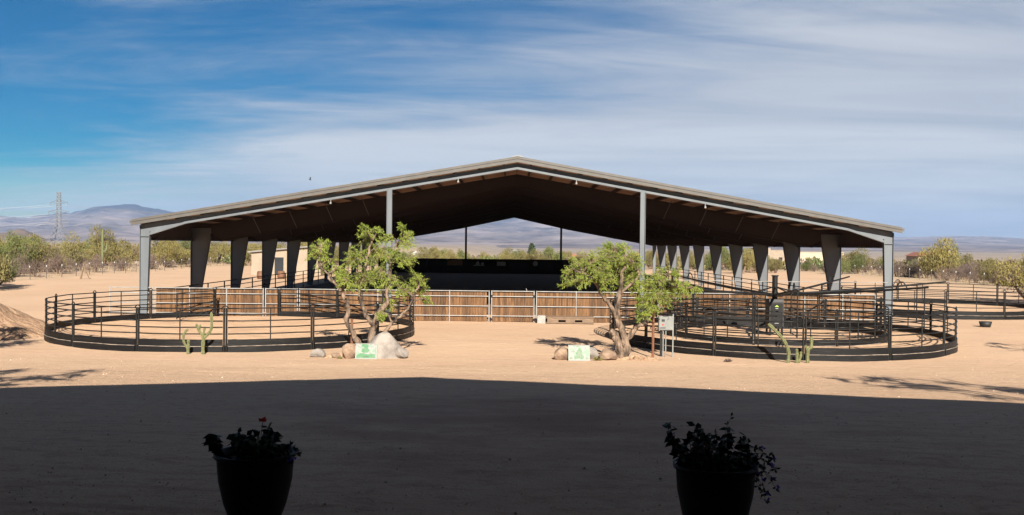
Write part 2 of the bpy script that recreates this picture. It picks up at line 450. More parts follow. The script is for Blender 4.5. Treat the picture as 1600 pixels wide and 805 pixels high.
def parent_world(p):
    v = Vector((0, 0, 0))
    while p is not None:
        v = v + p.location; p = p.parent
    return v
def thing(name, loc, label, cat, group=None):
    o = bpy.data.objects.new(name, None); COL.objects.link(o)
    o.location = loc; o.empty_display_size = 0.3
    return tag(o, label, cat, group)
def tag(o, label=None, cat=None, group=None, kind=None):
    if label: o['label'] = label
    if cat: o['category'] = cat
    if group: o['group'] = group
    if kind: o['kind'] = kind
    return o
def struct(o): o['kind'] = 'structure'; return o
def inst(src, parent=None, loc=(0, 0, 0), rotz=0.0, scale=None, name=None):
    c = src.copy(); COL.objects.link(c)
    c.parent = parent; c.location = loc; c.rotation_euler = (0, 0, rotz)
    if scale is not None: c.scale = scale
    return c
def sstep(a, b, x):
    t = max(0.0, min(1.0, (x - a) / (b - a))); return t * t * (3 - 2 * t)
def rv(r=1.0):
    while True:
        v = Vector((random.uniform(-1, 1), random.uniform(-1, 1), random.uniform(-1, 1)))
        if 0.05 < v.length < 1: return v * r

# ------------------------------------------------------------------ ground and land
def gz(x, y):
    z = 1.2 * (1 - sstep(11, 38, y))
    drop = max(0.0, min(y - 165, 500)) * 0.012 * sstep(-75, -25, x)
    z -= drop
    if y > 20 and y < 400:
        z += 0.35 * sstep(75, 110, y) * (1 - sstep(-46, -24, x)) * mn.noise(Vector((x * 0.06, y * 0.04, 1.0)))
    if abs(x) < 60 and -20 < y < 90:
        z += 0.035 * mn.noise(Vector((x * 0.35, y * 0.55, 0))) + 0.012 * mn.noise(Vector((x * 1.3, y * 1.6, 4)))
    return z
def axis_lines(dense0, dense1, step, lim0, lim1, g=1.16):
    c = []
    v = dense0
    while v <= dense1: c.append(v); v += step
    s_, v = step, dense1
    while v < lim1:
        s_ *= g; v += s_; c.append(min(v, lim1))
    s_, v = step, dense0
    lo = []
    while v > lim0:
        s_ *= g; v -= s_; lo.append(max(v, lim0))
    return lo[::-1] + c
xs = axis_lines(-30, 30, 0.6, -13000, 13000)
ys = axis_lines(8, 62, 0.5, -2500, 13800)
gm = MB()
for y in ys:
    for x in xs: gm.v.append((x, y, gz(x, y)))
nx = len(xs)
for j in range(len(ys) - 1):
    for i in range(nx - 1):
        a = j * nx + i
        gm.f.append((a, a + 1, a + nx + 1, a + nx))
struct(gm.build('ground', 'sand_ground', smooth=True))

PROFILE = [(-900, 24), (-300, 30), (0, 35), (43, 33), (56, 37), (112, 41), (160, 53), (180, 54), (207, 59), (230, 52), (300, 42), (400, 40),
           (550, 41), (640, 43), (700, 46), (770, 41), (840, 47), (900, 42), (1000, 36), (1100, 26), (1200, 22), (1400, 17), (1500, 20),
           (1560, 20), (1600, 18), (1900, 13), (2500, 10)]
def prof(u):
    x = 800 + u * 1500
    for (a, pa), (b, pb) in zip(PROFILE, PROFILE[1:]):
        if a <= x <= b: return pa + (pb - pa) * (x - a) / (b - a)
    return 12
def mountains():
    mb = MB(); nu, nr = 420, 70
    for j in range(nr):
        Y = 2600 + (12600 - 2600) * j / (nr - 1)
        for i in range(nu):
            u = -1.0 + 2.0 * i / (nu - 1)
            X = u * Y
            if abs(X) > 12800: X = math.copysign(12800, X)
            yr = 10400 + 500 * mn.noise(Vector((u * 4, 2.2, 0)))
            H = prof(u) / 1500 * yr
            t = (Y - 2600) / (yr - 2600)
            sh = t ** 1.9 if t < 1 else max(0, 1 - (t - 1) * 2.2)
            p = Vector((X * 0.0011, Y * 0.0008, 0.3))
            rg = 1 - abs(mn.noise(p)) * 2
            rg2 = 1 - abs(mn.noise(p * 2.3 + Vector((5, 3, 1)))) * 2
            rg3 = mn.noise(p * 5.7)
            k = max(0.0, min(1.0, t)) * (0.35 + 0.65 * (1 - max(0.0, min(1.0, (t - 0.6) / 0.4))))
            z = -7 + (H + 7) * sh + H * k * (0.22 * rg + 0.14 * rg2 + 0.08 * rg3 - 0.18)
            z += H * 0.075 * (0.6 - abs(mn.noise(p * 9)) * 2) * min(1, t)
            if j == 0 or j == nr - 1: z = -40
            mb.v.append((X, Y, z))
    for j in range(nr - 1):
        for i in range(nu - 1):
            a = j * nu + i; mb.f.append((a, a + 1, a + nu + 1, a + nu))
    struct(mb.build('mountain_range', 'mountain', smooth=True))
    mb = MB(); n = 40
    for j in range(n):
        for i in range(n):
            a, b = -1 + 2 * i / (n - 1), -1 + 2 * j / (n - 1)
            r = min(1, math.hypot(a, b))
            z = 32 * (1 - sstep(0, 1, r)) * (1 + 0.5 * mn.noise(Vector((a * 3, b * 3, 0)))) - 8 * r
            mb.v.append((-1560 + a * 170, 3000 + b * 170, z))
    for j in range(n - 1):
        for i in range(n - 1):
            q = j * n + i; mb.f.append((q, q + 1, q + n + 1, q + n))
    struct(mb.build('hill', 'hill', smooth=True))
mountains()

# ------------------------------------------------------------------ arena shed
CX, HALF = 0.25, 20.85
RIDGE, SLOPE = 9.06, 0.174
FR = [53.0] + [61.4 + 8.75 * k for k in range(10)]
YB = FR[-1]
def roof_z(x): return RIDGE - SLOPE * abs(x - CX)
def arena():
    root = thing('arena_shed', (CX, 53, 0), 'long open-sided steel riding arena roof on tapered grey columns', 'arena')
    y0, y1 = 52.55, YB + 0.45
    for s in (-1, 1):
        # standing-seam roof sheet with ribs, lining beneath
        mb = MB()
        xe = CX + s * (HALF + 0.22)
        a, b = (CX, RIDGE), (xe, roof_z(xe))
        mb.prism([a, b, (b[0], b[1] - 0.05), (a[0], a[1] - 0.05)], y0, y1)
        k = y0 + 0.3
        while k < y1:
            mb.prism([(a[0], a[1] + 0.035), (b[0], b[1] + 0.035), (b[0], b[1] + 0.003), (a[0], a[1] + 0.003)], k, k + 0.05); k += 0.61
        mb.build('roof_sheet', 'roof_metal', root)
        mb = MB()
        mb.prism([(CX + s * 0.02, RIDGE - 0.06), (CX + s * HALF, roof_z(CX + s * HALF) - 0.06), (CX + s * HALF, roof_z(CX + s * HALF) - 0.075), (CX + s * 0.02, RIDGE - 0.075)], y0 + 0.1, y1 - 0.1)
        mb.build('roof_lining', 'roof_lining', root)
        # gable trim at the front and back: moulded taupe flashing
        for yy, sy in ((y0, -1), (y1, 1)):
            mb = MB()
            for (za, zb, out) in ((0.05, -0.08, 0.09), (-0.083, -0.17, 0.055), (-0.173, -0.27, 0.08)):
                mb.prism([(a[0], a[1] + za), (b[0], b[1] + za), (b[0], b[1] + zb), (a[0], a[1] + zb)], yy + sy * 0.003, yy + sy * out)
            mb.build('gable_trim', 'trim', root)
        # eave gutter
        mb = MB()
        mb.prism([(xe - s * 0.02, b[1] - 0.02), (xe + s * 0.13, b[1] - 0.0), (xe + s * 0.10, b[1] - 0.17), (xe - s * 0.02, b[1] - 0.17)], y0 - 0.05, y1 + 0.05)
        mb.build('eave_gutter', 'trim', root)
        # side sheeting between eave and girt
        mb = MB()
        xo = CX + s * (HALF - 0.06)
        ys_ = 53.2
        while ys_ < YB - 0.1:
            mb.box(min(xo, xo + s * 0.03), max(xo, xo + s * 0.03), ys_, min(ys_ + 0.3, YB), 4.3, 5.28); 
            mb.box(min(xo - s * 0.025, xo), max(xo - s * 0.025, xo), ys_ + 0.12, ys_ + 0.16, 4.3, 5.28); ys_ += 0.303
        mb.build('side_sheet', 'side_sheet', root)
        mb = MB(); mb.box(min(xo - s * 0.2, xo - s * 0.03), max(xo - s * 0.2, xo - s * 0.03), 53.2, YB - 0.1, 4.30, 4.36); mb.build('side_girt', 'steel_column', root)
        # purlins
        for k in range(15):
            x = CX + s * (0.75 + k * 1.385)
            z = roof_z(x) - 0.085
            m2 = MB(); m2.box(x - 0.035, x + 0.035, 52.75, YB + 0.2, z - 0.2, z - 0.006 - SLOPE * 0.05)
            m2.box(x - 0.035, x + 0.06, 52.75, YB + 0.2, z - 0.215, z - 0.2005)
            m2.build('purlin', 'purlin', root)
    # ridge cap
    mb = MB(); mb.prism([(CX - 0.35, RIDGE - 0.02), (CX - 0.3, RIDGE + 0.03), (CX, RIDGE + 0.10), (CX + 0.3, RIDGE + 0.03), (CX + 0.35, RIDGE - 0.02), (CX, RIDGE + 0.055)], y0 - 0.12, y1 + 0.1)
    mb.build('ridge_cap', 'white_pipe', root)
    # frames
    for fi, fy in enumerate(FR):
        end = fi in (0, len(FR) - 1)
        for s in (-1, 1):
            xo = CX + s * (HALF - 0.1)
            if end:
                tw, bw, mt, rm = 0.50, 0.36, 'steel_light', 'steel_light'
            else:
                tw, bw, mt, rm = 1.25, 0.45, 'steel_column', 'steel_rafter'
            xi = lambda z: xo - s * (bw + (tw - bw) * z / 4.8)
            top = roof_z(xo) - 0.32
            # column: web with flanges
            mb = MB()
            mb.prism([(xo, 0), (xo, top), (xi(4.8), top), (xi(4.8), 4.8), (xi(0), 0)], fy - 0.012, fy + 0.012)
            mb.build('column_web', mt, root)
            mb = MB(); mb.prism([(xo + s * 0.002, 0), (xo + s * 0.022, 0), (xo + s * 0.022, top), (xo + s * 0.002, top)], fy - 0.13, fy + 0.13)
            mb.build('column_flange', mt, root)
            mb = MB(); mb.prism([(xi(0) - s * 0.002, 0.03), (xi(0) - s * 0.022, 0.03), (xi(4.8) - s * 0.022, 4.8), (xi(4.8) - s * 0.002, 4.8)], fy - 0.13, fy + 0.13)
            mb.build('column_flange', mt, root)
            mb = MB(); mb.box(min(xo + s * .03, xi(0) - s * .06), max(xo + s * .03, xi(0) - s * .06), fy - 0.17, fy + 0.17, -0.03, 0.028); mb.build('base_plate', mt, root)
            # rafter
            dk, dr = (0.52, 0.30) if end else (1.15, 0.78)
            xk = xi(4.8) if not end else CX + s * (HALF - 2.6)
            zt = lambda x: roof_z(x) - 0.31
            if end:
                lower = [(xo - s * 0.5, zt(xo) - dk), (xk, zt(xk) - dr), (CX, zt(CX) - dr)]
            else:
                lower = [(xi(4.8), 4.62), (xk - s * 0.6, zt(xk - s * 0.6) - dk), (CX + s * 7.5, zt(CX + s * 7.5) - dk + 0.05), (CX, zt(CX) - dr)]
            poly = [(CX, zt(CX)), (xo, zt(xo))] + ([(xo, zt(xo) - dk)] if end else [(xo, 4.62)]) + lower
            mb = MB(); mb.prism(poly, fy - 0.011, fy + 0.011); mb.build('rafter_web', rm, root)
            mb = MB()
            for (xa, za), (xb, zb) in zip(lower, lower[1:]):
                mb.prism([(xa, za - 0.002), (xb, zb - 0.002), (xb, zb - 0.024), (xa, za - 0.024)], fy - 0.12, fy + 0.12)
            mb.build('rafter_flange', rm, root)
            mb = MB(); mb.prism([(CX, zt(CX) + 0.002), (xo, zt(xo) + 0.002), (xo, zt(xo) + 0.022), (CX, zt(CX) + 0.022)], fy - 0.12, fy + 0.12)
            mb.build('rafter_flange', rm, root)
            if end and fi == 0:
                # light lower flange is a deeper C-section
                mb = MB()
                for (xa, za), (xb, zb) in zip(lower, lower[1:]):
                    mb.prism([(xa, za + 0.10), (xb, zb + 0.10), (xb, zb + 0.0), (xa, za + 0.0)], fy - 0.125, fy - 0.02)
                mb.build('rafter_lip', 'steel_light', root)
                mb = MB(); mb.box(min(xo, xi(4.6)), max(xo, xi(4.6)), fy - 0.10, fy - 0.014, 4.52, 4.55); mb.build('stiffener', 'steel_light', root)
            if not end and fi < 6:
                for k in range(1, 5):
                    xx = CX + s * (18.6 - k * 2.3); z2 = zt(xx)
                    m2 = MB(); m2.tube([(xx, fy - 0.1, z2 - dk + 0.06), (xx + s * 0.35, fy - 0.9, z2 + 0.02)], 0.022, 5); m2.build('flange_brace', 'steel_column', root)
    # end wall posts
    for fy, mt in ((52.72, 'steel_light'), (YB + 0.2, 'steel_column')):
        for x in (-6.75, 7.15):
            z = roof_z(x) - 0.62
            mb = MB(); mb.box(x - 0.125, x + 0.125, fy - 0.01, fy + 0.01, 0, z)
            mb.box(x - 0.145, x - 0.127, fy - 0.12, fy + 0.12, 0, z); mb.box(x + 0.127, x + 0.145, fy - 0.12, fy + 0.12, 0, z)
            mb.build('end_post', mt, root)
            if fy < 60:
                mb = MB(); mb.box(x - 0.17, x + 0.17, fy - 0.15, fy + 0.15, 0, 1.32); mb.build('post_sleeve', 'black_sheet', root)
    # floodlights on the front beam
    for x in (-10.0, -3.0, 3.5, 10.6):
        z = roof_z(x) - 0.64 - (0.03 if abs(x) > 3 else 0)
        mb = MB(); mb.tube([(x, 52.86, z + 0.02), (x, 52.84, z - 0.1)], 0.022, 6); mb.box(x - 0.045, x + 0.045, 52.78, 52.88, z - 0.19, z - 0.095)
        mb.build('flood_lamp', 'box_grey', root)
arena()

# trodden dirt under the roof
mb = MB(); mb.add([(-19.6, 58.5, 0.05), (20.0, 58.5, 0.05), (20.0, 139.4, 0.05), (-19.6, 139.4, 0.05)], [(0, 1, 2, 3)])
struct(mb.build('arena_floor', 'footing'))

# far end wall of the arena with banners
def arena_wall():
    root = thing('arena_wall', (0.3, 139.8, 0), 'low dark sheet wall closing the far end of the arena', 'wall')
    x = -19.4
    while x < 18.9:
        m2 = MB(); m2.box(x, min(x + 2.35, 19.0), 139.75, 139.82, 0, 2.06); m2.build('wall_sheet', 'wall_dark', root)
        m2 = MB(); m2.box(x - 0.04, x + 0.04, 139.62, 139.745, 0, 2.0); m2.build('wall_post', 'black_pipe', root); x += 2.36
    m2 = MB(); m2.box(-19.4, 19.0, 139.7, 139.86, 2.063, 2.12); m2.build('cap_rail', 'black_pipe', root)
    for xa, xb, mt in ((-9.4, -7.2, 'banner_brown'), (-5.6, -4.0, 'banner_dim'), (-2.2, -0.9, 'banner_dim'), (3.0, 3.8, 'banner_dim')):
        m2 = MB()
        if mt == 'banner_brown': m2.box(xa, xb, 139.56, 139.6, 1.15, 1.85)
        elif xa < -5: m2.box(xa, xb, 139.56, 139.6, 1.1, 1.22); m2.prism([(xa + 0.3, 1.27), (xa + 0.95, 1.27), (xa + 0.75, 1.8), (xa + 0.45, 1.7)], 139.56, 139.6); m2.box(xb - 0.5, xb - 0.1, 139.56, 139.6, 1.27, 1.6)
        elif xa < 0: m2.box(xa, xb, 139.56, 139.6, 1.15, 1.75)
        else: m2.lathe((0, 0, 0), [(0.0, -0.02), (0.38, -0.02), (0.38, 0.02), (0, 0.02)], 14); m2.v = [(3.4 + a, 139.58 + c, 1.5 + b) for a, b, c in m2.v]
        m2.build('banner', mt, root)
arena_wall()

def pipe_rail_fence(x, ya, yb, label):
    root = thing('pipe_rail_fence', (x, ya, 0), label, 'fence')
    y = ya; k = 0
    while y <= yb:
        m2 = MB(); m2.tube([(x, y, 0), (x, y, 1.55)], 0.045, 6); m2.build('post', 'black_pipe', root); y += 3.6; k += 1
    ye = ya + (k - 1) * 3.6
    for z in (0.42, 0.8, 1.17, 1.52):
        m2 = MB(); m2.tube([(x - 0.05, ya, z), (x - 0.05, ye, z)], 0.032, 6); m2.build('rail', 'black_pipe', root)
pipe_rail_fence(-20.0, 56.0, 138, 'black pipe rail fence along the left side of the arena floor')
pipe_rail_fence(20.3, 56.0, 138, 'black pipe rail fence along the right side of the arena floor')

# ------------------------------------------------------------------ timber fence with white pipe frame across the front
FY = 53.12
board_meshes = []
for v in range(5):
    b = MB(); w = 0.136 + 0.004 * v
    jz = [random.uniform(-0.008, 0.008) for _ in range(4)]
    b.add([(-w / 2, -0.011, 0), (w / 2, -0.011, 0), (w / 2, 0.011, 0), (-w / 2, 0.011, 0), (-w / 2, -0.011, 1.66 + jz[0]), (w / 2, -0.011, 1.66 + jz[1]), (w / 2, 0.011, 1.66 + jz[1]), (-w / 2, 0.011, 1.66 + jz[0])],
          [(0, 3, 2, 1), (4, 5, 6, 7), (0, 1, 5, 4), (1, 2, 6, 5), (2, 3, 7, 6), (3, 0, 4, 7)])
    me = bpy.data.meshes.new('board'); me.from_pydata(b.v, [], b.f); me.materials.append(M['board']); me.update(); board_meshes.append(me)
def fence_run(name, label, cat, posts, boards=True, y=FY, ends='post'):
    xa, xb = posts[0], posts[-1]
    root = thing(name, ((xa + xb) / 2, y, 0), label, cat)
    cx = (xa + xb) / 2
    if boards:
        x = xa + 0.10
        while x < xb - 0.07:
            ob = bpy.data.objects.new('board', random.choice(board_meshes)); COL.objects.link(ob); ob.parent = root
            ob.location = (x - cx, 0.012 + random.uniform(-0.006, 0.006), 0.02 + random.uniform(-0.012, 0.012))
            ob.rotation_euler = (0, random.uniform(-0.006, 0.006), random.choice((0, math.pi)))
            x += 0.152
    for x in posts:
        m2 = MB(); m2.tube([(x, y - 0.09, 0), (x, y - 0.09, 1.74)], 0.032, 8); m2.build('post', 'white_pipe', root)
    for z in (0.33, 0.87, 1.41, 1.70):
        m2 = MB(); m2.tube([(xa + 0.04, y - 0.095, z), (xb - 0.04, y - 0.095, z)], 0.025, 8); m2.build('rail', 'white_pipe', root)
    return root
fence_run('timber_fence', 'brown board fence in white pipe frame behind the left round pen, left of its gate', 'fence', [-19.7, -17.8, -15.75, -13.73])
fence_run('timber_gate', 'narrow brown board gate with white frame behind the left round pen', 'gate', [-13.6, -11.84])
fence_run('timber_fence', 'brown board fence in white pipe frame between the two gates', 'fence', [-11.72, -9.6, -7.4, -5.4, -3.43, -1.24])
g = fence_run('timber_gate', 'board gate with white pipe frame below the ridge, beside the white block', 'gate', [-1.10, 1.24])
m2 = MB(); m2.tube([(0.86, FY - 0.05, 1.66), (0.8, FY - 0.05, 1.86)], 0.02, 6); m2.build('latch', 'white_pipe', g)
for x in (-1.10, 1.24):
    m2 = MB(); m2.box(x - 0.05, x + 0.05, FY - 0.14, FY - 0.03, 0.08, 0.2); m2.box(x - 0.05, x + 0.05, FY - 0.14, FY - 0.03, 1.35, 1.5); m2.build('hinge', 'black_pipe', g)
fence_run('timber_fence', 'brown board fence in white pipe frame running right behind the horse walker', 'fence', [1.38, 3.57, 5.83, 8.1, 10.1, 12.05, 14.1, 16.2, 18.3, 20.1])
fence_run('rail_panel', 'white open rail panel at the left end of the board fence', 'fence', [-22.2, -19.86], boards=False)

# concrete block and pallet by the gate
mb = MB(); mb.box(1.42, 1.86, 52.3, 52.68, 0, 0.40); mb.box(1.45, 1.83, 52.33, 52.65, 0.40, 0.43)
tag(mb.build('concrete_block', 'concrete', off=(1.64, 52.5, 0)), 'small pale concrete block standing by the centre gate', 'block')
pal = thing('timber_skid', (3.0, 52.4, 0), 'long weathered timber skid with two fork slots against the board fence', 'skid')
for yy in (52.05, 52.4, 52.75):
    m2 = MB(); m2.box(1.95, 4.45, yy - 0.05, yy + 0.05, 0.22, 0.33)
    for a, b in ((1.95, 2.55), (2.95, 3.45), (3.85, 4.45)): m2.box(a, b, yy - 0.05, yy + 0.05, 0.10, 0.2198)
    m2.build('stringer', 'old_timber', pal)
for z0, z1 in ((0.04, 0.097), (0.333, 0.385)):
    for k in range(5):
        m2 = MB(); m2.box(1.9, 4.5, 51.97 + k * 0.17, 52.12 + k * 0.17, z0, z1); m2.build('board', 'old_timber', pal)

# ------------------------------------------------------------------ round pens of black pipe panels
def round_pen(name, label, c, rx, ry, n, a0=0.0, skip=(), sand=True, h=1.72, group='round pens', sandz=0.22, rails=(0.72, 0.97, 1.22, 1.47, 1.70)):
    root = thing(name, (c[0], c[1], 0), label, 'pen', group)
    P = lambda a, k=0.0: (c[0] + (rx + k) * math.cos(a), c[1] + (ry + k) * math.sin(a))
    for i in range(n):
        a, b = a0 + 2 * math.pi * i / n, a0 + 2 * math.pi * (i + 1) / n
        x, y = P(a)
        g0 = gz(x, y)
        tx, ty = -math.sin(a) * 0.045, math.cos(a) * 0.045
        m2 = MB()
        m2.tube([(x - tx, y - ty, g0 - 0.05), (x - tx, y - ty, h)], 0.038, 6)
        m2.tube([(x + tx, y + ty, g0 - 0.05), (x + tx, y + ty, h)], 0.038, 6)
        loop = [(x + tx * q, y + ty * q, h + 0.085 * math.sin(math.pi * (q + 2.6) / 5.2)) for q in (-2.6, -1.7, -0.8, 0.0, 0.8, 1.7, 2.6)]
        m2.tube(loop, 0.022, 5)
        m2.build('post', 'black_pipe', root)
        if i in skip: continue
        seg = 6
        d = 0.012
        arc = lambda z, k=0.0: [(*P(a + d + (b - a - 2 * d) * j / seg, k), z + random.uniform(-0.009, 0.009)) for j in range(seg + 1)]
        for z in rails:
            m2 = MB(); m2.tube(arc(z), 0.026, 6); m2.build('rail', 'black_pipe', root, smooth=True)
        for fr in ((0.5,) if sand else (0.33, 0.67)):
            mx_, my_ = P(a + (b - a) * fr)
            m2 = MB(); m2.bar((mx_, my_, 0.5), (mx_, my_, h - 0.02), 0.04, 0.03); m2.build('stile', 'black_pipe', root)
        for z0, z1, k in ((0.0, 0.235, 0.02), (0.25, 0.50, 0.0)):
            m2 = MB(); pts = []
            for j in range(seg + 1):
                aa = a + d + (b - a - 2 * d) * j / seg
                xi_, yi_ = P(aa, -0.03 + k); xo_, yo_ = P(aa, 0.03 + k)
                gg = gz(xo_, yo_) - 0.02 if z0 == 0 else z0
                jit = 0.012 * mn.noise(Vector((aa * 6, z0 * 3 + c[0], 0)))
                m2.v += [(xi_, yi_, gg), (xo_, yo_, gg), (xo_, yo_, z1 + jit), (xi_, yi_, z1 + jit)]
            for j in range(seg):
                q = j * 4
                for e in range(4): m2.f.append((q + e, q + (e + 1) % 4, q + 4 + (e + 1) % 4, q + 4 + e))
            m2.f += [(3, 2, 1, 0), (seg * 4, seg * 4 + 1, seg * 4 + 2, seg * 4 + 3)]
            m2.build('skirt_board', 'skirt', root)
        m2 = MB(); m2.tube(arc(0.243, 0.055), 0.014, 5); m2.build('skirt_lit_edge', 'sunlit_dust', root)  # added pale strip standing in for the sunlit dusty edge between the boards
    if sand:
        mb = MB(); nr, na = 10, 60
        for r in range(nr + 1):
            for k in range(na):
                t = r / nr; a = 2 * math.pi * k / na
                x, y = c[0] + (rx - 0.06) * t * math.cos(a), c[1] + (ry - 0.06) * t * math.sin(a)
                mb.v.append((x, y, sandz + 0.09 * mn.noise(Vector((x * 0.8, y * 0.8, 2))) * (1 - t * 0.5)))
        for r in range(nr):
            for k in range(na):
                mb.f.append((r * na + k, (r + 1) * na + k, (r + 1) * na + (k + 1) % na, r * na + (k + 1) % na))
        struct(mb.build('pen_sand', 'pen_sand', smooth=True))
    return root
PENL = (-12.75, 44.75)
pl = round_pen('round_pen', 'empty black pipe round pen in front of the arena at left', PENL, 8.15, 7.85, 15, R(-102), skip=(8,))
# its open gate, swung inward
def gate_panel(parent, p0, p1, h=1.66):
    (xa, ya), (xb, yb) = p0, p1
    gt = MB()
    for (x, y) in (p0, p1): gt.tube([(x, y, 0.32), (x, y, h)], 0.03, 6)
    gt.build('gate_frame', 'black_pipe', parent)
    for z in (0.4, 0.72, 1.03, 1.34, h - 0.03):
        m2 = MB(); m2.tube([(xa, ya, z), (xb, yb, z)], 0.024, 6); m2.build('gate_rail', 'black_pipe', parent)
ga = R(-102) + 2 * math.pi * 9 / 15
gate_panel(pl, (PENL[0] + 8.1 * math.cos(ga), PENL[1] + 7.8 * math.sin(ga)), (PENL[0] + 8.1 * math.cos(ga) - 0.9, PENL[1] + 7.8 * math.sin(ga) - 3.3))
PENR = (12.15, 44.3)
round_pen('round_pen', 'outer ring of black pipe panels enclosing the horse walker', PENR, 7.55, 8.1, 14, R(-98))
round_pen('walker_ring', 'inner ring of black pipe panels around the horse walker drive', PENR, 4.9, 4.9, 9, R(-75), sand=False, sandz=0.24, rails=(0.56, 0.78, 1.0, 1.22, 1.44, 1.64), h=1.66)
round_pen('round_pen', 'black pipe round pen at the right edge behind the walker', (28.8, 65.6), 7.3, 7.2, 13, R(-80))

# ------------------------------------------------------------------ horse walker
def walker():
    x0, y0 = PENR; b = 0.24
    root = thing('horse_walker', (x0, y0, b), 'black horse walker with drive cabinet, mast and long tilted arms', 'horse walker')
    mb = MB(); mb.prism_x([(y0 - 0.36, 0.55), (y0 - 0.36, 1.78), (y0 - 0.30, 1.9), (y0 + 0.30, 1.9), (y0 + 0.36, 1.78), (y0 + 0.36, 0.55)], x0 - 0.33, x0 + 0.33)
    cab = mb.build('cabinet', 'black_sheet', root)
    mb = MB(); mb.box(x0 - 0.27, x0 + 0.27, y0 - 0.385, y0 - 0.362, 0.62, 1.72); mb.build('cabinet_door', 'black_pipe', cab)
    mb = MB(); mb.prism([(x0 - 0.10, 1.56), (x0 + 0.10, 1.56), (x0 + 0.05, 1.60), (x0, 1.64), (x0 - 0.05, 1.60)], y0 - 0.392, y0 - 0.387); mb.build('emblem', 'green_mark', cab)
    mb = MB(); mb.box(x0 - 0.06, x0 + 0.06, y0 - 0.392, y0 - 0.387, 1.47, 1.495); mb.box(x0 - 0.09, x0 + 0.09, y0 - 0.392, y0 - 0.387, 0.80, 0.82); mb.box(x0 - 0.05, x0 + 0.05, y0 - 0.392, y0 - 0.387, 0.86, 0.88); mb.build('label_plate', 'banner_dim', cab)
    for sx in (-1, 1):
        for sy in (-1, 1):
            mb = MB(); mb.box(x0 + sx * 0.27 - 0.04, x0 + sx * 0.27 + 0.04, y0 + sy * 0.3 - 0.04, y0 + sy * 0.3 + 0.04, b - 0.1, 0.548); mb.build('leg', 'black_pipe', root)
    mb = MB(); mb.tube([(x0, y0, 1.9), (x0, y0, 2.95)], 0.13, 10); mb.tube([(x0, y0, 2.95), (x0, y0, 3.0)], 0.17, 10); mb.build('mast', 'black_pipe', root)
    mb = MB(); mb.lathe((x0, y0, 2.02), [(0.13, 0.0), (0.36, 0.0), (0.40, 0.06), (0.36, 0.14), (0.13, 0.14)], 16); mb.build('hub', 'black_pipe', root)
    for az, L, zt in ((10, 8.7, 2.72), (48, 8.4, 2.78), (118, 8.0, 2.80), (203, 8.3, 2.74), (262, 6.9, 2.66), (317, 6.9, 2.70)):
        a = R(az); dx, dy = math.cos(a), math.sin(a)
        pt = lambda r: (x0 + dx * r, y0 + dy * r, 2.1 + (zt - 2.1) * (r / L) ** 1.25)
        mb = MB(); mb.tube([pt(0.3), pt(L * 0.33), pt(L * 0.66), pt(L)], [0.06, 0.055, 0.05, 0.042], 8)
        arm = mb.build('arm', 'black_pipe', root)
        mb = MB(); mb.tube([(x0 + dx * 0.12, y0 + dy * 0.12, 2.45), pt(1.3)], 0.028, 6); mb.build('stay', 'black_pipe', arm)
        # divider hung from the arm over the track
        r1, r2 = 5.1, min(7.2, L - 0.15)
        mb = MB()
        for r in (r1, r2): p = pt(r); mb.tube([p, (p[0], p[1], 0.75)], 0.03, 6)
        for z in (0.8, 1.06, 1.32, 1.58, 1.85): mb.tube([(x0 + dx * r1, y0 + dy * r1, z), (x0 + dx * r2, y0 + dy * r2, z)], 0.02, 5)
        mb.build('divider', 'black_pipe', arm)
        mb = MB(); p = pt(r2 * 0.86); q = [(p[0] + t * 0.25 * dx, p[1] + t * 0.25 * dy, p[2] + 0.32 * math.sin(math.pi * (t + 1) / 2)) for t in (-1, -0.6, -0.2, 0.2, 0.6, 1)]
        mb.tube(q, 0.025, 5); mb.build('tie_loop', 'black_pipe', arm)
walker()
# white rope along the front, from end post to corner column
mb = MB(); mb.tube([(7.3, 52.55, 2.46), (11, 52.55, 2.42), (15, 52.55, 2.41), (20.6, 52.6, 2.42)], 0.018, 5)
tag(mb.build('white_rope', 'white_pipe', off=(7.3, 52.55, 0)), 'thin white rope strung behind the horse walker to the right corner column', 'rope')

# ------------------------------------------------------------------ trees
def limb(mb, pts, r0, r1, n=8, wob=0.06, seg=4, gn=0.0):
    """smooth, slightly crooked tapering limb through the points"""
    P = [Vector(p) for p in pts]; out = []
    for i in range(len(P) - 1):
        p0, p1, p2, p3 = P[max(i - 1, 0)], P[i], P[i + 1], P[min(i + 2, len(P) - 1)]
        for k in range(seg):
            t = k / seg
            out.append(0.5 * ((2 * p1) + (p2 - p0) * t + (2 * p0 - 5 * p1 + 4 * p2 - p3) * t * t + (3 * p1 - p0 - 3 * p2 + p3) * t ** 3))
    out.append(P[-1])
    m = len(out) - 1
    out = [p + rv(wob) * (0 if i == 0 else 1) for i, p in enumerate(out)]
    rad = [(r0 + (r1 - r0) * (i / m) ** 0.8) * (1 + gn * random.uniform(-1, 1)) for i in range(m + 1)]
    mb.tube(out, rad, n)
    return out
def spray(tw, lf, c, r, nt, nl, leaf_len, leaf_w, droop=0.35, flat=0.8, root=None):
    """a clump: twigs from root to the clump, leaves along the twigs"""
    root = root if root is not None else c
    for _ in range(nt):
        v = rv(r); v.z *= flat
        tip = c + v
        s0 = root + rv(r * 0.22)
        mid = s0.lerp(tip, 0.55) + rv(r * 0.18) + Vector((0, 0, r * 0.12))
        tw.tube([s0, mid, tip], [0.014, 0.009, 0.004], 4, cap=False)
        for k in range(nl):
            t = random.uniform(0.25, 1.12)
            p = (s0.lerp(mid, t / 0.55) if t < 0.55 else mid.lerp(tip, (t - 0.55) / 0.45)) + rv(r * 0.10)
            d = (tip - s0).normalized() * 0.5 + rv(0.9) + Vector((0, 0, -droop))
            lf.leaf(p, d, leaf_len * random.uniform(0.6, 1.25), leaf_w * random.uniform(0.7, 1.2))

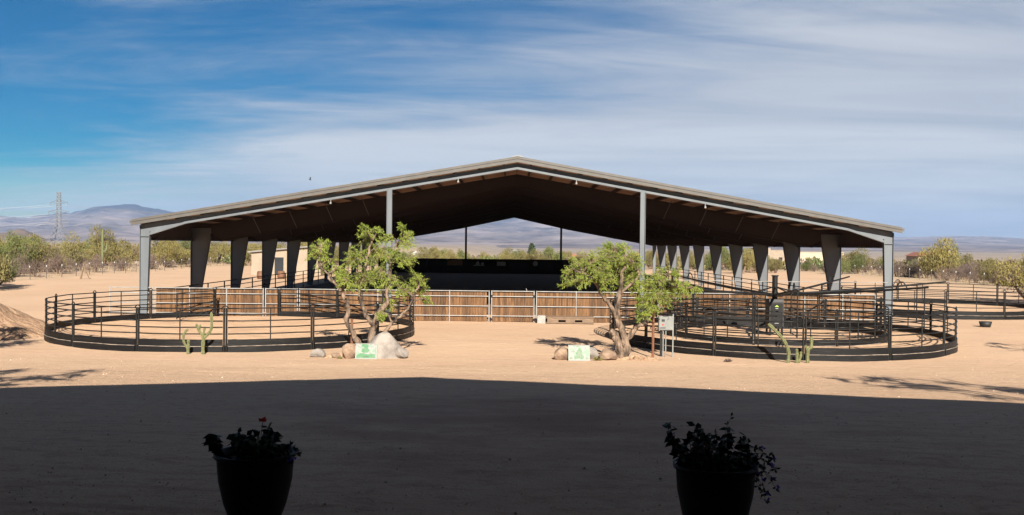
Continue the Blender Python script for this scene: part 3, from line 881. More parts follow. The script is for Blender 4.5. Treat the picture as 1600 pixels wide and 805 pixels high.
def mesquite(label, base, trunks, clumps, name='mesquite_tree', seed=1, dens=1.0, leafmat='leaf_mesquite', ll=0.088, lw=0.022, spread=1.13):
    random.seed(seed)
    root = thing(name, base, label, 'tree')
    B = Vector(base)
    wood, tw, lf = MB(), MB(), MB()
    nodes = []
    for pts, r0, r1, cut in trunks:
        q = limb(wood, [B + Vector(p) for p in pts], r0, r1, 10, 0.05, 5, 0.14)
        nodes += q[len(q) // 2:] if cut else q[len(q) // 3:]
    root_obj = wood
    wood.build('trunk', 'bark', root, smooth=True)
    br = MB()
    for (dx, dy, dz, r) in clumps:
        c = B + Vector((dx, dy, dz))
        s0 = min(nodes, key=lambda p: (p - c).length + max(0, p.z - c.z) * 1.5)
        m_ = s0.lerp(c, 0.5) + Vector((random.uniform(-.15, .15), random.uniform(-.15, .15), 0.15))
        q = limb(br, [s0, m_, c], 0.045, 0.016, 6, 0.05, 3, 0.05)
        nt = int((9 + 46 * r) * dens)
        spray(tw, lf, c, r * spread, nt, 36, ll, lw, root=q[-3])
    tag(br.build('branches', 'bark', root, smooth=True), kind='stuff')
    tag(tw.build('twigs', 'twig', root), kind='stuff')
    tag(lf.build('crown', leafmat, root), kind='stuff')
    return root

BL = (-5.45, 36.3, gz(-5.45, 36.3) - 0.05)
def cl(px, py, r, base, d, x0, hz):                 # clump position in metres from the base
    return ((px - x0) * d / 1500, random.uniform(-1.0, 1.0), CAM_H - (py - hz) * d / 1500 - base[2], r * d / 1500)
random.seed(5)
c_left = [cl(x, y, r, BL, 36.3, 575, 379.4) for x, y, r in
          [(492, 396, 20), (506, 412, 17), (524, 424, 13), (499, 382, 12), (572, 372, 22), (584, 395, 24), (562, 405, 22), (570, 438, 26), (606, 405, 18), (603, 374, 12),
           (631, 367, 14), (642, 410, 16), (650, 436, 20), (630, 452, 18), (612, 440, 22), (592, 428, 22), (640, 380, 13), (548, 440, 18), (540, 432, 12),
           (655, 452, 14), (606, 478, 14), (600, 492, 10), (668, 470, 9), (618, 398, 14), (590, 358, 9), (572, 357, 8), (631, 353, 7)]]
mesquite('green mesquite with slender leaning stems beside the leaning boulder, left of the gate', BL, [
    ([(0.0, 0, 0), (-0.45, -0.1, 0.8), (-0.75, -0.2, 1.35), (-0.72, -0.2, 2.0), (-1.05, -0.1, 2.6), (-1.5, 0, 3.05)], 0.13, 0.045, 0),
    ([(0.05, 0, 0), (0.18, 0.1, 0.9), (0.35, 0.1, 1.5), (0.68, 0.2, 2.1), (0.72, 0.2, 2.8), (0.9, 0.1, 3.5), (1.1, 0.2, 4.2)], 0.15, 0.04, 0),
    ([(0.05, 0.1, 0.05), (0.5, -0.2, 0.65), (1.0, -0.4, 1.35), (1.5, -0.5, 1.8), (1.8, -0.5, 2.4)], 0.11, 0.03, 1),
    ([(0.25, 0.1, 1.2), (-0.25, 0.3, 1.9), (-0.35, 0.3, 2.7), (-0.1, 0.2, 3.6), (0.1, 0.2, 4.4)], 0.10, 0.03, 1),
    ([(-0.8, -0.2, 2.2), (-1.3, 0.0, 2.9), (-1.9, 0.2, 3.4)], 0.06, 0.03, 1)], c_left, seed=21, dens=1.0)
# bare reddish twigs on its right
BR_ = (4.2, 36.1, gz(4.2, 36.1) - 0.05)
random.seed(6)
c_right = [cl(x, y, r, BR_, 36.1, 975, 383.4) for x, y, r in
           [(893, 432, 15), (905, 420, 17), (922, 410, 18), (910, 440, 14), (936, 425, 20), (948, 402, 20), (965, 412, 22), (962, 390, 13), (985, 408, 18), (995, 425, 18),
            (945, 440, 18), (970, 436, 20), (990, 446, 18), (1010, 448, 18), (1028, 440, 18), (1045, 452, 20), (1030, 466, 17), (1012, 470, 16), (1048, 470, 14), (1062, 450, 16),
            (1078, 452, 13), (1092, 455, 8), (1038, 430, 14), (1020, 484, 10), (1000, 470, 14), (885, 445, 8), (950, 384, 8), (975, 385, 9), (1050, 425, 9), (1003, 492, 9)]]
mesquite('gnarled mesquite with thick forked trunk beside the grey electrical box', BR_, [
    ([(0.0, 0, 0), (-0.15, 0, 0.45), (-0.32, 0, 0.95), (-0.42, 0, 1.1)], 0.185, 0.12, 0),
    ([(0.1, 0.05, 0), (0.12, 0.05, 0.6), (-0.05, 0.1, 1.2), (-0.22, 0.1, 1.65), (-0.15, 0.05, 2.3), (-0.1, 0, 2.9), (0.05, 0, 3.6)], 0.185, 0.05, 0),
    ([(-0.2, 0.1, 1.6), (-0.55, 0.0, 2.1), (-0.85, -0.1, 2.5), (-1.1, -0.2, 3.0), (-1.6, -0.2, 3.3)], 0.095, 0.04, 1),
    ([(0.12, 0.05, 0.7), (0.5, 0, 1.25), (0.85, 0, 1.4), (1.1, 0.1, 1.8), (1.4, 0.1, 2.5), (1.9, 0.1, 2.9)], 0.12, 0.04, 1),
    ([(-0.1, 0.05, 2.5), (0.35, 0.2, 2.9), (0.7, 0.3, 3.3)], 0.07, 0.04, 1)], c_right, seed=33, dens=1.0, ll=0.10, lw=0.020, spread=1.32)

# boulders
def boulder(name, label, c, s, mt, seed, cat='rock', pts=None):
    rs = random.Random(seed)
    if pts is None:
        pts = []
        for k in range(26):
            d = Vector((rs.uniform(-1, 1), rs.uniform(-1, 1), rs.uniform(-0.7, 1)))
            d = d.normalized() * rs.uniform(0.8, 1.0)
            pts.append((d.x * s[0], d.y * s[1], d.z * s[2] + s[2] * 0.55))
    bm = bmesh.new()
    for p in pts: bm.verts.new((c[0] + p[0], c[1] + p[1], c[2] + p[2]))
    r = bmesh.ops.convex_hull(bm, input=bm.verts)
    bmesh.ops.delete(bm, geom=[v for v in bm.verts if not v.link_faces], context='VERTS')
    bmesh.ops.bevel(bm, geom=list(bm.edges), offset=0.014 * min(s) / 0.3, segments=1, affect='EDGES')
    bmesh.ops.triangulate(bm, faces=bm.faces)
    bmesh.ops.subdivide_edges(bm, edges=bm.edges, cuts=1, use_grid_fill=True)
    for v in bm.verts: v.co += rv(0.006)
    mb = MB(); bm.verts.index_update()
    mb.v = [tuple(v.co) for v in bm.verts]; mb.f = [tuple(v.index for v in f.verts) for f in bm.faces]; bm.free()
    return tag(mb.build(name, mt, off=c), label, cat)
BIG = [(-0.62, -0.35, 0.0), (-0.68, 0.3, 0.0), (-0.66, -0.2, 0.42), (-0.5, 0.1, 0.72), (-0.2, -0.1, 0.92), (0.0, 0.15, 1.0), (0.18, -0.12, 0.93), (0.36, 0.05, 0.72), (0.62, -0.15, 0.38), (0.86, 0.0, 0.08),
       (0.82, -0.35, -0.1), (0.5, -0.5, -0.1), (-0.1, -0.55, -0.1), (0.2, -0.42, 0.45), (-0.4, -0.42, 0.4), (0.1, 0.6, -0.1), (0.5, 0.5, 0.1), (-0.5, 0.5, 0.2)]
boulder('boulder', 'large pale angular boulder leaning by the left mesquite trunk', (-4.72, 35.9, gz(-4.7, 35.9)), (0.5, 0.5, 0.5), 'rock', 4, pts=BIG)
boulder('boulder', 'tan boulder behind the left edge of the left painted board', (-5.95, 35.5, gz(-6, 35.5)), (0.36, 0.32, 0.46), 'rock_warm', 9)
boulder('boulder', 'low grey rock at the right foot of the leaning boulder', (-4.05, 35.6, gz(-4, 35.6)), (0.32, 0.3, 0.3), 'rock', 12)
boulder('boulder', 'small flat pale rock before the left round pen', (-7.2, 35.7, gz(-7.2, 35.7)), (0.40, 0.3, 0.22), 'rock', 15)
boulder('boulder', 'low tan stone half buried under the small weed, left board', (-6.5, 35.6, gz(-6.5, 35.6)), (0.24, 0.2, 0.14), 'rock_warm', 18)
boulder('boulder', 'rounded tan boulder at the left edge of the right painted board', (1.9, 35.6, gz(1.9, 35.6)), (0.36, 0.34, 0.34), 'rock_warm', 22)
boulder('boulder', 'pale rock hidden mostly behind the right painted board', (2.85, 35.9, gz(2.85, 35.9)), (0.5, 0.3, 0.38), 'rock', 25)
boulder('boulder', 'grey brown rock at the foot of the right mesquite trunk', (3.62, 35.6, gz(3.62, 35.6)), (0.42, 0.36, 0.33), 'rock_warm', 28)
for lab, x, y, w, h, mt in (('white board painted with green figures leaning on boulders left of the gate', -5.32, 35.15, 0.80, 0.56, 'sign_paint'),
                            ('faded white board with pale green painting right of the gate', 2.5, 35.15, 0.79, 0.57, 'sign_paint_faded')):
    z = gz(x, y) + 0.0
    t = thing('painted_board', (x, y, z), lab, 'sign')
    mb = MB(); mb.prism_x([(y, z), (y + 0.03, z), (y + 0.17, z + h), (y + 0.14, z + h)], x - w / 2, x + w / 2); mb.build('panel', mt, t)
    mb = MB()
    for zz_ in (0.0, h - 0.02):
        yy = y + 0.14 * zz_ / h
        mb.box(x - w / 2 - 0.01, x + w / 2 + 0.01, yy - 0.012, yy - 0.002, z + zz_, z + zz_ + 0.02)
    mb.build('edging', 'white_pipe', t)
    def paint(name, polys, m_):
        q = MB()
        for pl_ in polys:
            lift = 0.006
            vs_ = [(x + (u - 0.5) * w, y + 0.14 * v - lift, z + v * h) for u, v in pl_]; n_ = len(vs_)
            q.add(vs_ + [(a, b + 0.003, c) for a, b, c in vs_], [tuple(range(n_)), tuple(range(2 * n_ - 1, n_ - 1, -1))] + [(i_, i_ + n_, (i_ + 1) % n_ + n_, (i_ + 1) % n_) for i_ in range(n_)])
        return q.build(name, m_, t)
    gm_ = 'board_green' if mt == 'sign_paint' else 'board_green_pale'
    if mt == 'sign_paint':
        paint('painted_ground', [[(0.06, 0.08), (0.94, 0.08), (0.92, 0.3), (0.74, 0.36), (0.6, 0.3), (0.42, 0.36), (0.24, 0.38), (0.07, 0.26)]], gm_)
        paint('painted_figure', [[(0.36, 0.4), (0.56, 0.42), (0.66, 0.56), (0.56, 0.72), (0.62, 0.9), (0.5, 0.97), (0.3, 0.94), (0.28, 0.82), (0.42, 0.74), (0.3, 0.66), (0.28, 0.5)]], gm_)
        paint('painted_lettering', [[(0.40 + k * 0.055, 0.13), (0.435 + k * 0.055, 0.13), (0.435 + k * 0.055, 0.2), (0.40 + k * 0.055, 0.2 - 0.02 * (k % 2))] for k in range(4)], 'board_dark')
        paint('painted_border', [[(0.05 + 0.07 * k, 0.88 - 0.06 * (k % 3)), (0.075 + 0.07 * k, 0.88 - 0.06 * (k % 3)), (0.08 + 0.07 * k, 0.93 - 0.06 * (k % 3)), (0.05 + 0.07 * k, 0.94 - 0.06 * (k % 3))] for k in (0, 1, 2, 9, 10, 11, 12)] +
              [[(0.92, 0.3 + 0.13 * k), (0.96, 0.31 + 0.13 * k), (0.95, 0.37 + 0.13 * k), (0.91, 0.36 + 0.13 * k)] for k in range(4)], 'board_dark')
    else:
        paint('painted_figure', [[(0.30, 0.1), (0.5, 0.16), (0.7, 0.12), (0.74, 0.3), (0.62, 0.42), (0.66, 0.62), (0.54, 0.84), (0.42, 0.66), (0.34, 0.5), (0.4, 0.34), (0.28, 0.28)],
                                 [(0.8, 0.1), (0.95, 0.12), (0.9, 0.26), (0.8, 0.22)], [(0.08, 0.1), (0.2, 0.12), (0.16, 0.22), (0.06, 0.2)], [(0.36, 0.86), (0.5, 0.9), (0.52, 0.96), (0.38, 0.94)]], gm_)
        paint('painted_lettering', [[(0.12 + k * 0.05, 0.55), (0.15 + k * 0.05, 0.55), (0.15 + k * 0.05, 0.62), (0.12 + k * 0.05, 0.6)] for k in range(3)], 'board_dark')
# rusty pipe posts
for x, y, h, lab in ((-6.05, 36.4, 1.35, 'rusty pipe post standing left of the left mesquite'), (5.4, 36.5, 1.95, 'rusty pipe post between the right mesquite and the electrical box')):
    z = gz(x, y); mb = MB(); mb.tube([(x, y, z - 0.1), (x, y, z + h)], 0.05, 8); mb.tube([(x, y, z + h), (x, y, z + h + 0.03)], 0.06, 8)
    tag(mb.build('rusty_post', 'rust', off=(x, y, z)), lab, 'post')
# electrical box
def ebox():
    x, y = 6.02, 37.2; z = gz(x, y)
    t = thing('electrical_box', (x, y, z), 'grey electrical cabinet on posts before the horse walker pen', 'electrical box')
    mb = MB(); mb.box(x - 0.31, x + 0.22, y - 0.12, y + 0.12, z + 1.04, z + 1.58)
    c = mb.build('cabinet', 'box_grey', t)
    mb = MB(); mb.box(x - 0.29, x + 0.20, y - 0.14, y - 0.123, z + 1.06, z + 1.56); mb.build('door', 'box_grey', c)
    mb = MB(); mb.box(x - 0.21, x - 0.09, y - 0.148, y - 0.142, z + 1.37, z + 1.46); mb.build('window', 'dark_mark', c)
    mb = MB(); mb.box(x - 0.19, x - 0.13, y - 0.148, y - 0.142, z + 1.22, z + 1.28); mb.build('warning_label', 'red_mark', c)
    mb = MB()
    for k in range(6): mb.box(x - 0.27 + k * 0.037, x - 0.245 + k * 0.037, y - 0.148, y - 0.142, z + 1.105, z + 1.145 + 0.01 * (k % 2))
    mb.build('lettering', 'dark_mark', c)
    mb = MB(); mb.box(x + 0.23, x + 0.275, y - 0.03, y + 0.03, z - 0.1, z + 1.66); mb.build('post', 'box_grey', t)
    mb = MB(); mb.box(x - 0.24, x - 0.16, y + 0.0, y + 0.06, z - 0.1, z + 1.02); mb.build('post', 'black_pipe', t)
    for q, mt in ((-0.13, 'box_grey'), (-0.03, 'box_grey')):
        mb = MB(); mb.tube([(x + q, y - 0.04, z - 0.1), (x + q, y - 0.04, z + 1.02)], 0.026, 8); mb.build('conduit', mt, t)
ebox()

# cacti
def cactus(label, x, y, stems):
    z = gz(x, y)
    t = thing('cactus', (x, y, z), label, 'cactus')
    for pts, r in stems:
        mb = MB(); P = [(x + a, y + b, z + c) for a, b, c in pts]
        n = len(P); Q = limb(MB(), P, 1, 1, 4, 0.0, 4)
        rad = [r * 0.82 * (0.86 + 0.14 * math.sin(i * 1.9)) for i in range(len(Q))]; rad[-1] = r * 0.35; rad[-2] = r * 0.8
        mb.tube(Q, rad, 14, rib=0.28); mb.build('stem', 'cactus', t)
cactus('tall branching green cactus before the left round pen', -11.65, 36.25, [
    ([(0, 0, -0.05), (0.0, 0, 0.4), (0.02, 0, 0.75)], 0.075), ([(0.02, 0, 0.6), (0.22, 0, 0.8), (0.32, 0, 1.05), (0.30, 0.03, 1.6)], 0.06),
    ([(0.0, 0, 0.7), (-0.16, 0, 0.9), (-0.26, 0, 1.15)], 0.055), ([(0.0, 0, 0.7), (0.05, 0, 0.95), (0.06, 0, 1.0)], 0.05), ([(-0.16, 0, 0.9), (-0.1, 0, 1.12)], 0.045)])
cactus('short forked green cactus left of the tall branching one', -12.2, 36.2, [
    ([(0, 0, -0.05), (0, 0, 0.25), (0.02, 0, 0.55)], 0.07), ([(0, 0, 0.2), (-0.15, 0, 0.45), (-0.16, 0, 0.75), (0.0, 0, 0.95)], 0.05)])
cactus('long leaning single-stemmed cactus before the horse walker pen', 10.2, 35.3, [([(0, 0, -0.05), (0.02, 0, 0.4), (-0.15, 0, 0.8), (-0.45, 0, 1.15), (-0.75, 0, 1.42)], 0.07)])
cactus('short stubby cactus pair between the two other walker pen cacti', 10.52, 35.25, [([(0, 0, -0.05), (0, 0, 0.3), (-0.02, 0, 0.52)], 0.06), ([(0.05, 0, 0), (0.13, 0, 0.25), (0.14, 0, 0.42)], 0.055)])
cactus('upright cactus with one arm, rightmost before the walker pen', 10.93, 35.3, [([(0, 0, -0.05), (0, 0, 0.45), (0.12, 0, 0.6), (0.12, 0, 0.98)], 0.07), ([(0, 0, 0.4), (-0.08, 0, 0.6), (-0.04, 0, 0.62)], 0.05)])

def weed(label, x, y, r, n=60, mt='leaf_green', ll=0.12):
    z = gz(x, y); lf = MB()
    for _ in range(n):
        v = rv(1); v.z = abs(v.z) + 0.3
        lf.leaf(Vector((x, y, z)) + Vector((v.x * r * 0.4, v.y * r * 0.4, 0)), v, ll * random.uniform(0.7, 1.4) * (r / 0.15), 0.035 * r / 0.15)
    tag(lf.build('weed', mt, off=(x, y, z)), label, 'weed')
random.seed(77)
weed('small green weed between the left rocks', -6.3, 35.3, 0.12, mt='leaf_olive')
weed('small green weed right of the right painted board', 3.2, 35.3, 0.19, mt='leaf_olive')
weed('tiny dried weed on the sand before the walker pen', 8.0, 35.3, 0.16, mt='leaf_dry')

# dirt heap at left
def heap(name, label, c, rx, ry, h, mt, seed):
    mb = MB(); n = 44
    for j in range(n + 1):
        for i in range(n + 1):
            a, b = -1 + 2 * i / n, -1 + 2 * j / n
            r = math.hypot(a, b)
            z = h * max(0, 1 - r) ** 0.95 * (1 + 0.35 * mn.noise(Vector((a * 2.5 + seed, b * 2.5, 0)))) + 0.1 * mn.noise(Vector((a * 8, b * 8, seed))) * 1.8 * max(0, 1 - r * r)
            if r > 1: z = 0
            mb.v.append((c[0] + a * rx, c[1] + b * ry, gz(c[0] + a * rx, c[1] + b * ry) + z - 0.06))
    for j in range(n):
        for i in range(n):
            q = j * (n + 1) + i; mb.f.append((q, q + 1, q + n + 2, q + n + 1))
    return tag(mb.build(name, mt, smooth=True, off=(c[0], c[1], 0)), label, 'dirt heap')
heap('dirt_heap', 'tall brown dirt heap at the left edge beside the round pen', (-24.7, 43.2), 4.3, 4.2, 2.15, 'mound_dirt', 3)
heap('dirt_mound', 'low scraped soil ring at the foot of the right mesquite', (4.75, 35.9), 1.3, 0.8, 0.16, 'mound_dirt', 8)
heap('dirt_mound', 'low scraped soil ring at the foot of the left mesquite', (-6.0, 36.0), 1.6, 0.9, 0.15, 'mound_dirt', 11)
mb = MB(); mb.lathe((26.2, 53.0, gz(26.2, 53)), [(0.0, 0.02), (0.24, 0.02), (0.32, 0.3), (0.34, 0.3), (0.26, 0.0), (0.0, 0.0)], 16)
tag(mb.build('rubber_tub', 'rubber', off=(26.2, 53.0, 0), smooth=True), 'small black rubber tub on the sand before the pen at the right edge', 'tub')

# ------------------------------------------------------------------ planters in the shaded foreground
def planter(label, x, y, seed, wide, trail, red):
    random.seed(seed); z = gz(x, y)
    t = thing('planter', (x, y, z), label, 'planter', 'planters at the barn mouth')
    H = 0.80
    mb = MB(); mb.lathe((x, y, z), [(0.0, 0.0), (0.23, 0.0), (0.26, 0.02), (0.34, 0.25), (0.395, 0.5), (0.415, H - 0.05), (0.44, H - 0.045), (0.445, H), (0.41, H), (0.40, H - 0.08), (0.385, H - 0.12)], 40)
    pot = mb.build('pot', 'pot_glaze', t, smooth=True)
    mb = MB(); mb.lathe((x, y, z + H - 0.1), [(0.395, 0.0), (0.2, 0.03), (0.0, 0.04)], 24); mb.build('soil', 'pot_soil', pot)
    st, lf = MB(), MB()
    reds, purples = [], []
    for k in range(26):
        a = random.uniform(0, 2 * math.pi); r0 = random.uniform(0.02, 0.3)
        p0 = Vector((x + r0 * math.cos(a), y + r0 * math.sin(a), z + H - 0.08))
        hgt = random.uniform(0.14, 0.36) * (1.15 if wide else 1.0)
        tip = p0 + Vector((math.cos(a) * random.uniform(0.03, 0.16), math.sin(a) * random.uniform(0.03, 0.16), hgt))
        q = limb(st, [p0, p0.lerp(tip, 0.5) + rv(0.03), tip], 0.007, 0.003, 4, 0.004, 3)
        for i, pp in enumerate(q[1:]):
            for _ in range(4):
                d = rv(1); d.z = d.z * 0.5 - 0.15
                lf.leaf(pp, d, random.uniform(0.07, 0.125), random.uniform(0.045, 0.075))
    for k in range(14 if trail else 5):
        a = random.uniform(-0.7, 0.5); p0 = Vector((x + 0.3 * math.cos(a), y + 0.3 * math.sin(a), z + H - 0.05))
        ln = random.uniform(0.12, 0.33) if trail else 0.18
        dn = random.uniform(-0.5, 0.35) if trail else 0.02
        tip = p0 + Vector((ln * math.cos(a), ln * math.sin(a), dn * (ln / 0.4)))
        q = limb(st, [p0, p0.lerp(tip, 0.4) + Vector((0, 0, 0.12)), tip], 0.005, 0.002, 4, 0.006, 3)
        for pp in q[1:]:
            for _ in range(4): lf.leaf(pp, rv(1), random.uniform(0.035, 0.07), random.uniform(0.02, 0.04))
        purples.append(tip + Vector((0.01, -0.01, 0.01)))
    for k in range(3 if wide else 2):
        a = math.pi + random.uniform(-0.5, 0.4); p0 = Vector((x + 0.3 * math.cos(a), y - 0.1, z + H - 0.05))
        tip = p0 + Vector((-0.12 - 0.05 * k, 0, 0.26 + 0.12 * k * wide))
        q = limb(st, [p0, p0.lerp(tip, 0.5) + Vector((-0.06, 0, 0.05)), tip], 0.007, 0.003, 4, 0.005, 4)
        for pp in q[2:]:
            for _ in range(3):
                d = rv(1); d.z = -abs(d.z); lf.leaf(pp, d, random.uniform(0.09, 0.14), random.uniform(0.05, 0.08))
    if wide:
        tip = Vector((x + 0.16, y, z + H + 0.50)); p0 = Vector((x + 0.05, y, z + H - 0.05))
        q = limb(st, [p0, Vector((x + 0.08, y, z + H + 0.25)), tip], 0.006, 0.002, 4, 0.008, 5)
        for pp in q[3:]:
            for _ in range(2): lf.leaf(pp, rv(1), 0.05, 0.025)
    if red: reds.append(Vector((x + 0.09, y - 0.05, z + H + 0.34)))
    st.build('stems', 'twig', t)
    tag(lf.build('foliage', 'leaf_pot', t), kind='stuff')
    for p in reds:
        f = MB()
        for k in range(11):
            d = rv(1); d.z = abs(d.z); f.leaf(p, d, 0.065, 0.05)
        f.build('red_flower', 'petal_red', t)
        f = MB(); f.tube([p, p + Vector((-0.03, 0.02, -0.2))], 0.004, 4); f.build('flower_stalk', 'twig', t)
    for p in purples[:9 if trail else 3]:
        f = MB()
        for k in range(6):
            d = rv(1); d.y -= 0.4; f.leaf(p, d, 0.035, 0.03)
        f.build('purple_flower', 'petal_purple', t)
planter('dark planter with low shrub and one red flower in the shaded foreground', -2.79, 10.5, 41, 0, 0, 1)
planter('dark planter with taller shrub and trailing purple flowers in the shaded foreground', 2.17, 10.1, 47, 1, 1, 0)

# ------------------------------------------------------------------ background vegetation
def bush_proto(seed, n, leaf_l, leaf_w, up=0.6, airy=0.5, lobes=7):
    random.seed(seed)
    lf, st = MB(), MB()
    lob = []
    for k in range(lobes):
        a = random.uniform(0, 6.283); rr = random.uniform(0.15, 0.72)
        lob.append((Vector((rr * math.cos(a), rr * math.sin(a), random.uniform(0.3, 0.85 if rr < .5 else .62))), random.uniform(0.25, 0.42)))
    for c, r in lob:
        b0 = Vector((c.x * 0.12, c.y * 0.12, -0.05))
        st.tube([b0, b0.lerp(c, 0.5) + rv(0.06), c], [0.035, 0.022, 0.008], 5, cap=False)
        for k in range(5):
            tip = c + rv(r); st.tube([c.lerp(b0, 0.3), tip], [0.012, 0.004], 3, cap=False)
        for k in range(n // lobes):
            v = rv(1).normalized() * r * random.uniform(0.35, 1.08) ** airy; v.z *= 0.85
            p = c + v
            if p.z < 0.02: p.z = random.uniform(0.02, 0.15)
            lf.leaf(p, rv(0.8) + Vector((0, 0, up)), leaf_l * random.uniform(0.5, 1.3), leaf_w * random.uniform(0.6, 1.3))
    return lf, st
PROTO = {}
def protos():
    for mt in ('leaf_olive', 'leaf_green', 'leaf_yellow', 'leaf_dry'):
        PROTO[mt] = []
        for s in range(3):
            lf, st = bush_proto(100 + s * 7 + len(mt) * 3, 3600 if mt != 'leaf_dry' else 3000, 0.085, 0.026 if mt != 'leaf_dry' else 0.013, airy=0.6, lobes=9)
            me = bpy.data.meshes.new('foliage'); me.from_pydata(lf.v, [], lf.f); me.materials.append(M[mt]); me.update()
            ms = bpy.data.meshes.new('stem'); ms.from_pydata(st.v, [], st.f); ms.materials.append(M['twig']); ms.update()
            PROTO[mt].append((me, ms, lf, st))
protos()
def bush(x, y, r, h, mt, label, group, cat='bush', name='desert_bush'):
    me, ms, _, _ = random.choice(PROTO[mt])
    t = thing(name, (x, y, gz(x, y)), label, cat, group)
    t.rotation_euler = (0, 0, random.uniform(0, 6.28))
    t.scale = (r, r * random.uniform(0.85, 1.15), h)
    a = bpy.data.objects.new('foliage', me); COL.objects.link(a); a.parent = t
    b = bpy.data.objects.new('stem', ms); COL.objects.link(b); b.parent = t
    return t
random.seed(91)
COLN = {'leaf_olive': 'olive', 'leaf_green': 'green', 'leaf_yellow': 'yellow-green', 'leaf_dry': 'leafless brown'}
ORD = ['first', 'second', 'third', 'fourth', 'fifth', 'sixth', 'seventh', 'eighth', 'ninth', 'tenth', 'eleventh', 'twelfth', 'thirteenth', 'fourteenth', 'fifteenth', 'sixteenth', 'seventeenth', 'eighteenth', 'nineteenth', 'twentieth', 'twenty-first', 'twenty-second', 'twenty-third', 'twenty-fourth', 'twenty-fifth', 'twenty-sixth', 'twenty-seventh', 'twenty-eighth', 'twenty-ninth', 'thirtieth', 'thirty-first', 'thirty-second']
def band(n, u0, u1, d0, d1, test, hs, mix, where, group, gap=2.4):
    done, tries, made = [], 0, {}
    while len(done) < n and tries < n * 60:
        tries += 1
        u, d = random.uniform(u0, u1), d0 + (d1 - d0) * random.random() ** 1.3
        x = u * d
        if not test(x, d): continue
        if any((x - a) ** 2 + (d - b) ** 2 < gap * gap for a, b in done): continue
        done.append((x, d))
        mt = random.choice(mix)
        h = random.uniform(*hs) * (0.72 if mt == 'leaf_dry' else 1.0)
        o = bush(x, d, h * random.uniform(0.65, 0.95), h, mt, '-', group)
        size = 'low' if h < hs[0] + (hs[1] - hs[0]) * 0.33 else 'tall' if h > hs[0] + (hs[1] - hs[0]) * 0.67 else 'middling'
        made.setdefault((COLN[mt], size), []).append((u, o))
    for (cn, size), lst in made.items():
        lst.sort(key=lambda q: q[0])
        for k, (u, o) in enumerate(lst):
            o['label'] = '%s from left of the %s %s bushes %s' % (ORD[min(k, 31)], size, cn, where) if len(lst) > 1 else 'only %s %s bush %s' % (size, cn, where)
MIXL = ['leaf_olive', 'leaf_olive', 'leaf_yellow', 'leaf_yellow', 'leaf_dry', 'leaf_dry', 'leaf_green']
MIXR = ['leaf_dry', 'leaf_dry', 'leaf_dry', 'leaf_dry', 'leaf_olive', 'leaf_green', 'leaf_olive']
band(46, -0.56, -0.19, 108, 230, lambda x, y: x < -55, (2.6, 4.9), MIXL, 'past the left wire fence', 'scrub left of the arena')
band(46, 0.24, 0.56, 112, 220, lambda x, y: x > 59 and x / y > 0.34, (1.9, 3.7), MIXR, 'past the right wire fence', 'scrub right of the arena', 2.2)
band(24, -0.55, -0.28, 104, 170, lambda x, y: x < -54 and x > -64, (2.2, 3.4), ['leaf_dry'], 'hedging the left wire fence', 'scrub left of the arena', 1.8)
band(30, 0.55, 0.30, 106, 150, lambda x, y: x > 58 and x < 70, (2.2, 3.4), ['leaf_dry'], 'hedging the right wire fence', 'scrub right of the arena', 1.6)
band(64, -0.20, 0.24, 185, 290, lambda x, y: True, (2.4, 3.9), ['leaf_olive', 'leaf_yellow', 'leaf_green', 'leaf_olive'], 'far behind the arena', 'scrub behind the arena', 3)
band(16, 0.20, 0.36, 150, 205, lambda x, y: x > 34 and not 0.262 < x / y < 0.335, (2.6, 4.2), ['leaf_olive', 'leaf_yellow', 'leaf_green'], 'seen between the right columns', 'scrub between the right columns', 4)
band(8, 0.262, 0.335, 150, 200, lambda x, y: True, (1.5, 2.3), ['leaf_olive', 'leaf_dry', 'leaf_green'], 'in front of the cream houses', 'scrub between the right columns', 4)
band(10, -0.30, -0.17, 165, 200, lambda x, y: x < -36, (3.0, 4.6), ['leaf_olive', 'leaf_yellow'], 'seen between the left columns', 'scrub between the left columns', 4)
# named individuals
bush(-43.6, 80, 2.9, 4.6, 'leaf_olive', 'tall grey-green bush at the left edge above the dirt heap', None, 'bush', 'willow_bush')
bush(-46.5, 86, 2.6, 3.2, 'leaf_green', 'lower bush behind the tall one at the left edge', None, 'bush', 'willow_bush')
bush(-30.0, 106, 1.0, 3.4, 'leaf_yellow', 'thin yellow-green shrub between the left columns by the barrels', None, 'shrub', 'thin_shrub')
bush(41.5, 76, 3.4, 4.0, 'leaf_yellow', 'arching yellow-green tree at the right edge behind the far pen', None, 'tree', 'palo_verde')
bush(48.0, 74, 3.0, 4.2, 'leaf_olive', 'olive tree just past the right edge behind the far pen', None, 'tree', 'palo_verde')
bush(61.5, 138, 3.8, 5.4, 'leaf_yellow', 'tall yellow-green bush by the right corner column', None, 'bush', 'tall_bush')
bush(80, 178, 4.2, 4.6, 'leaf_green', 'bright green dome bush right of the arena', None, 'bush', 'dome_bush')
bush(-70, 165, 4.6, 6.2, 'leaf_olive', 'tall olive bush behind the saguaro', None, 'bush', 'tall_bush')

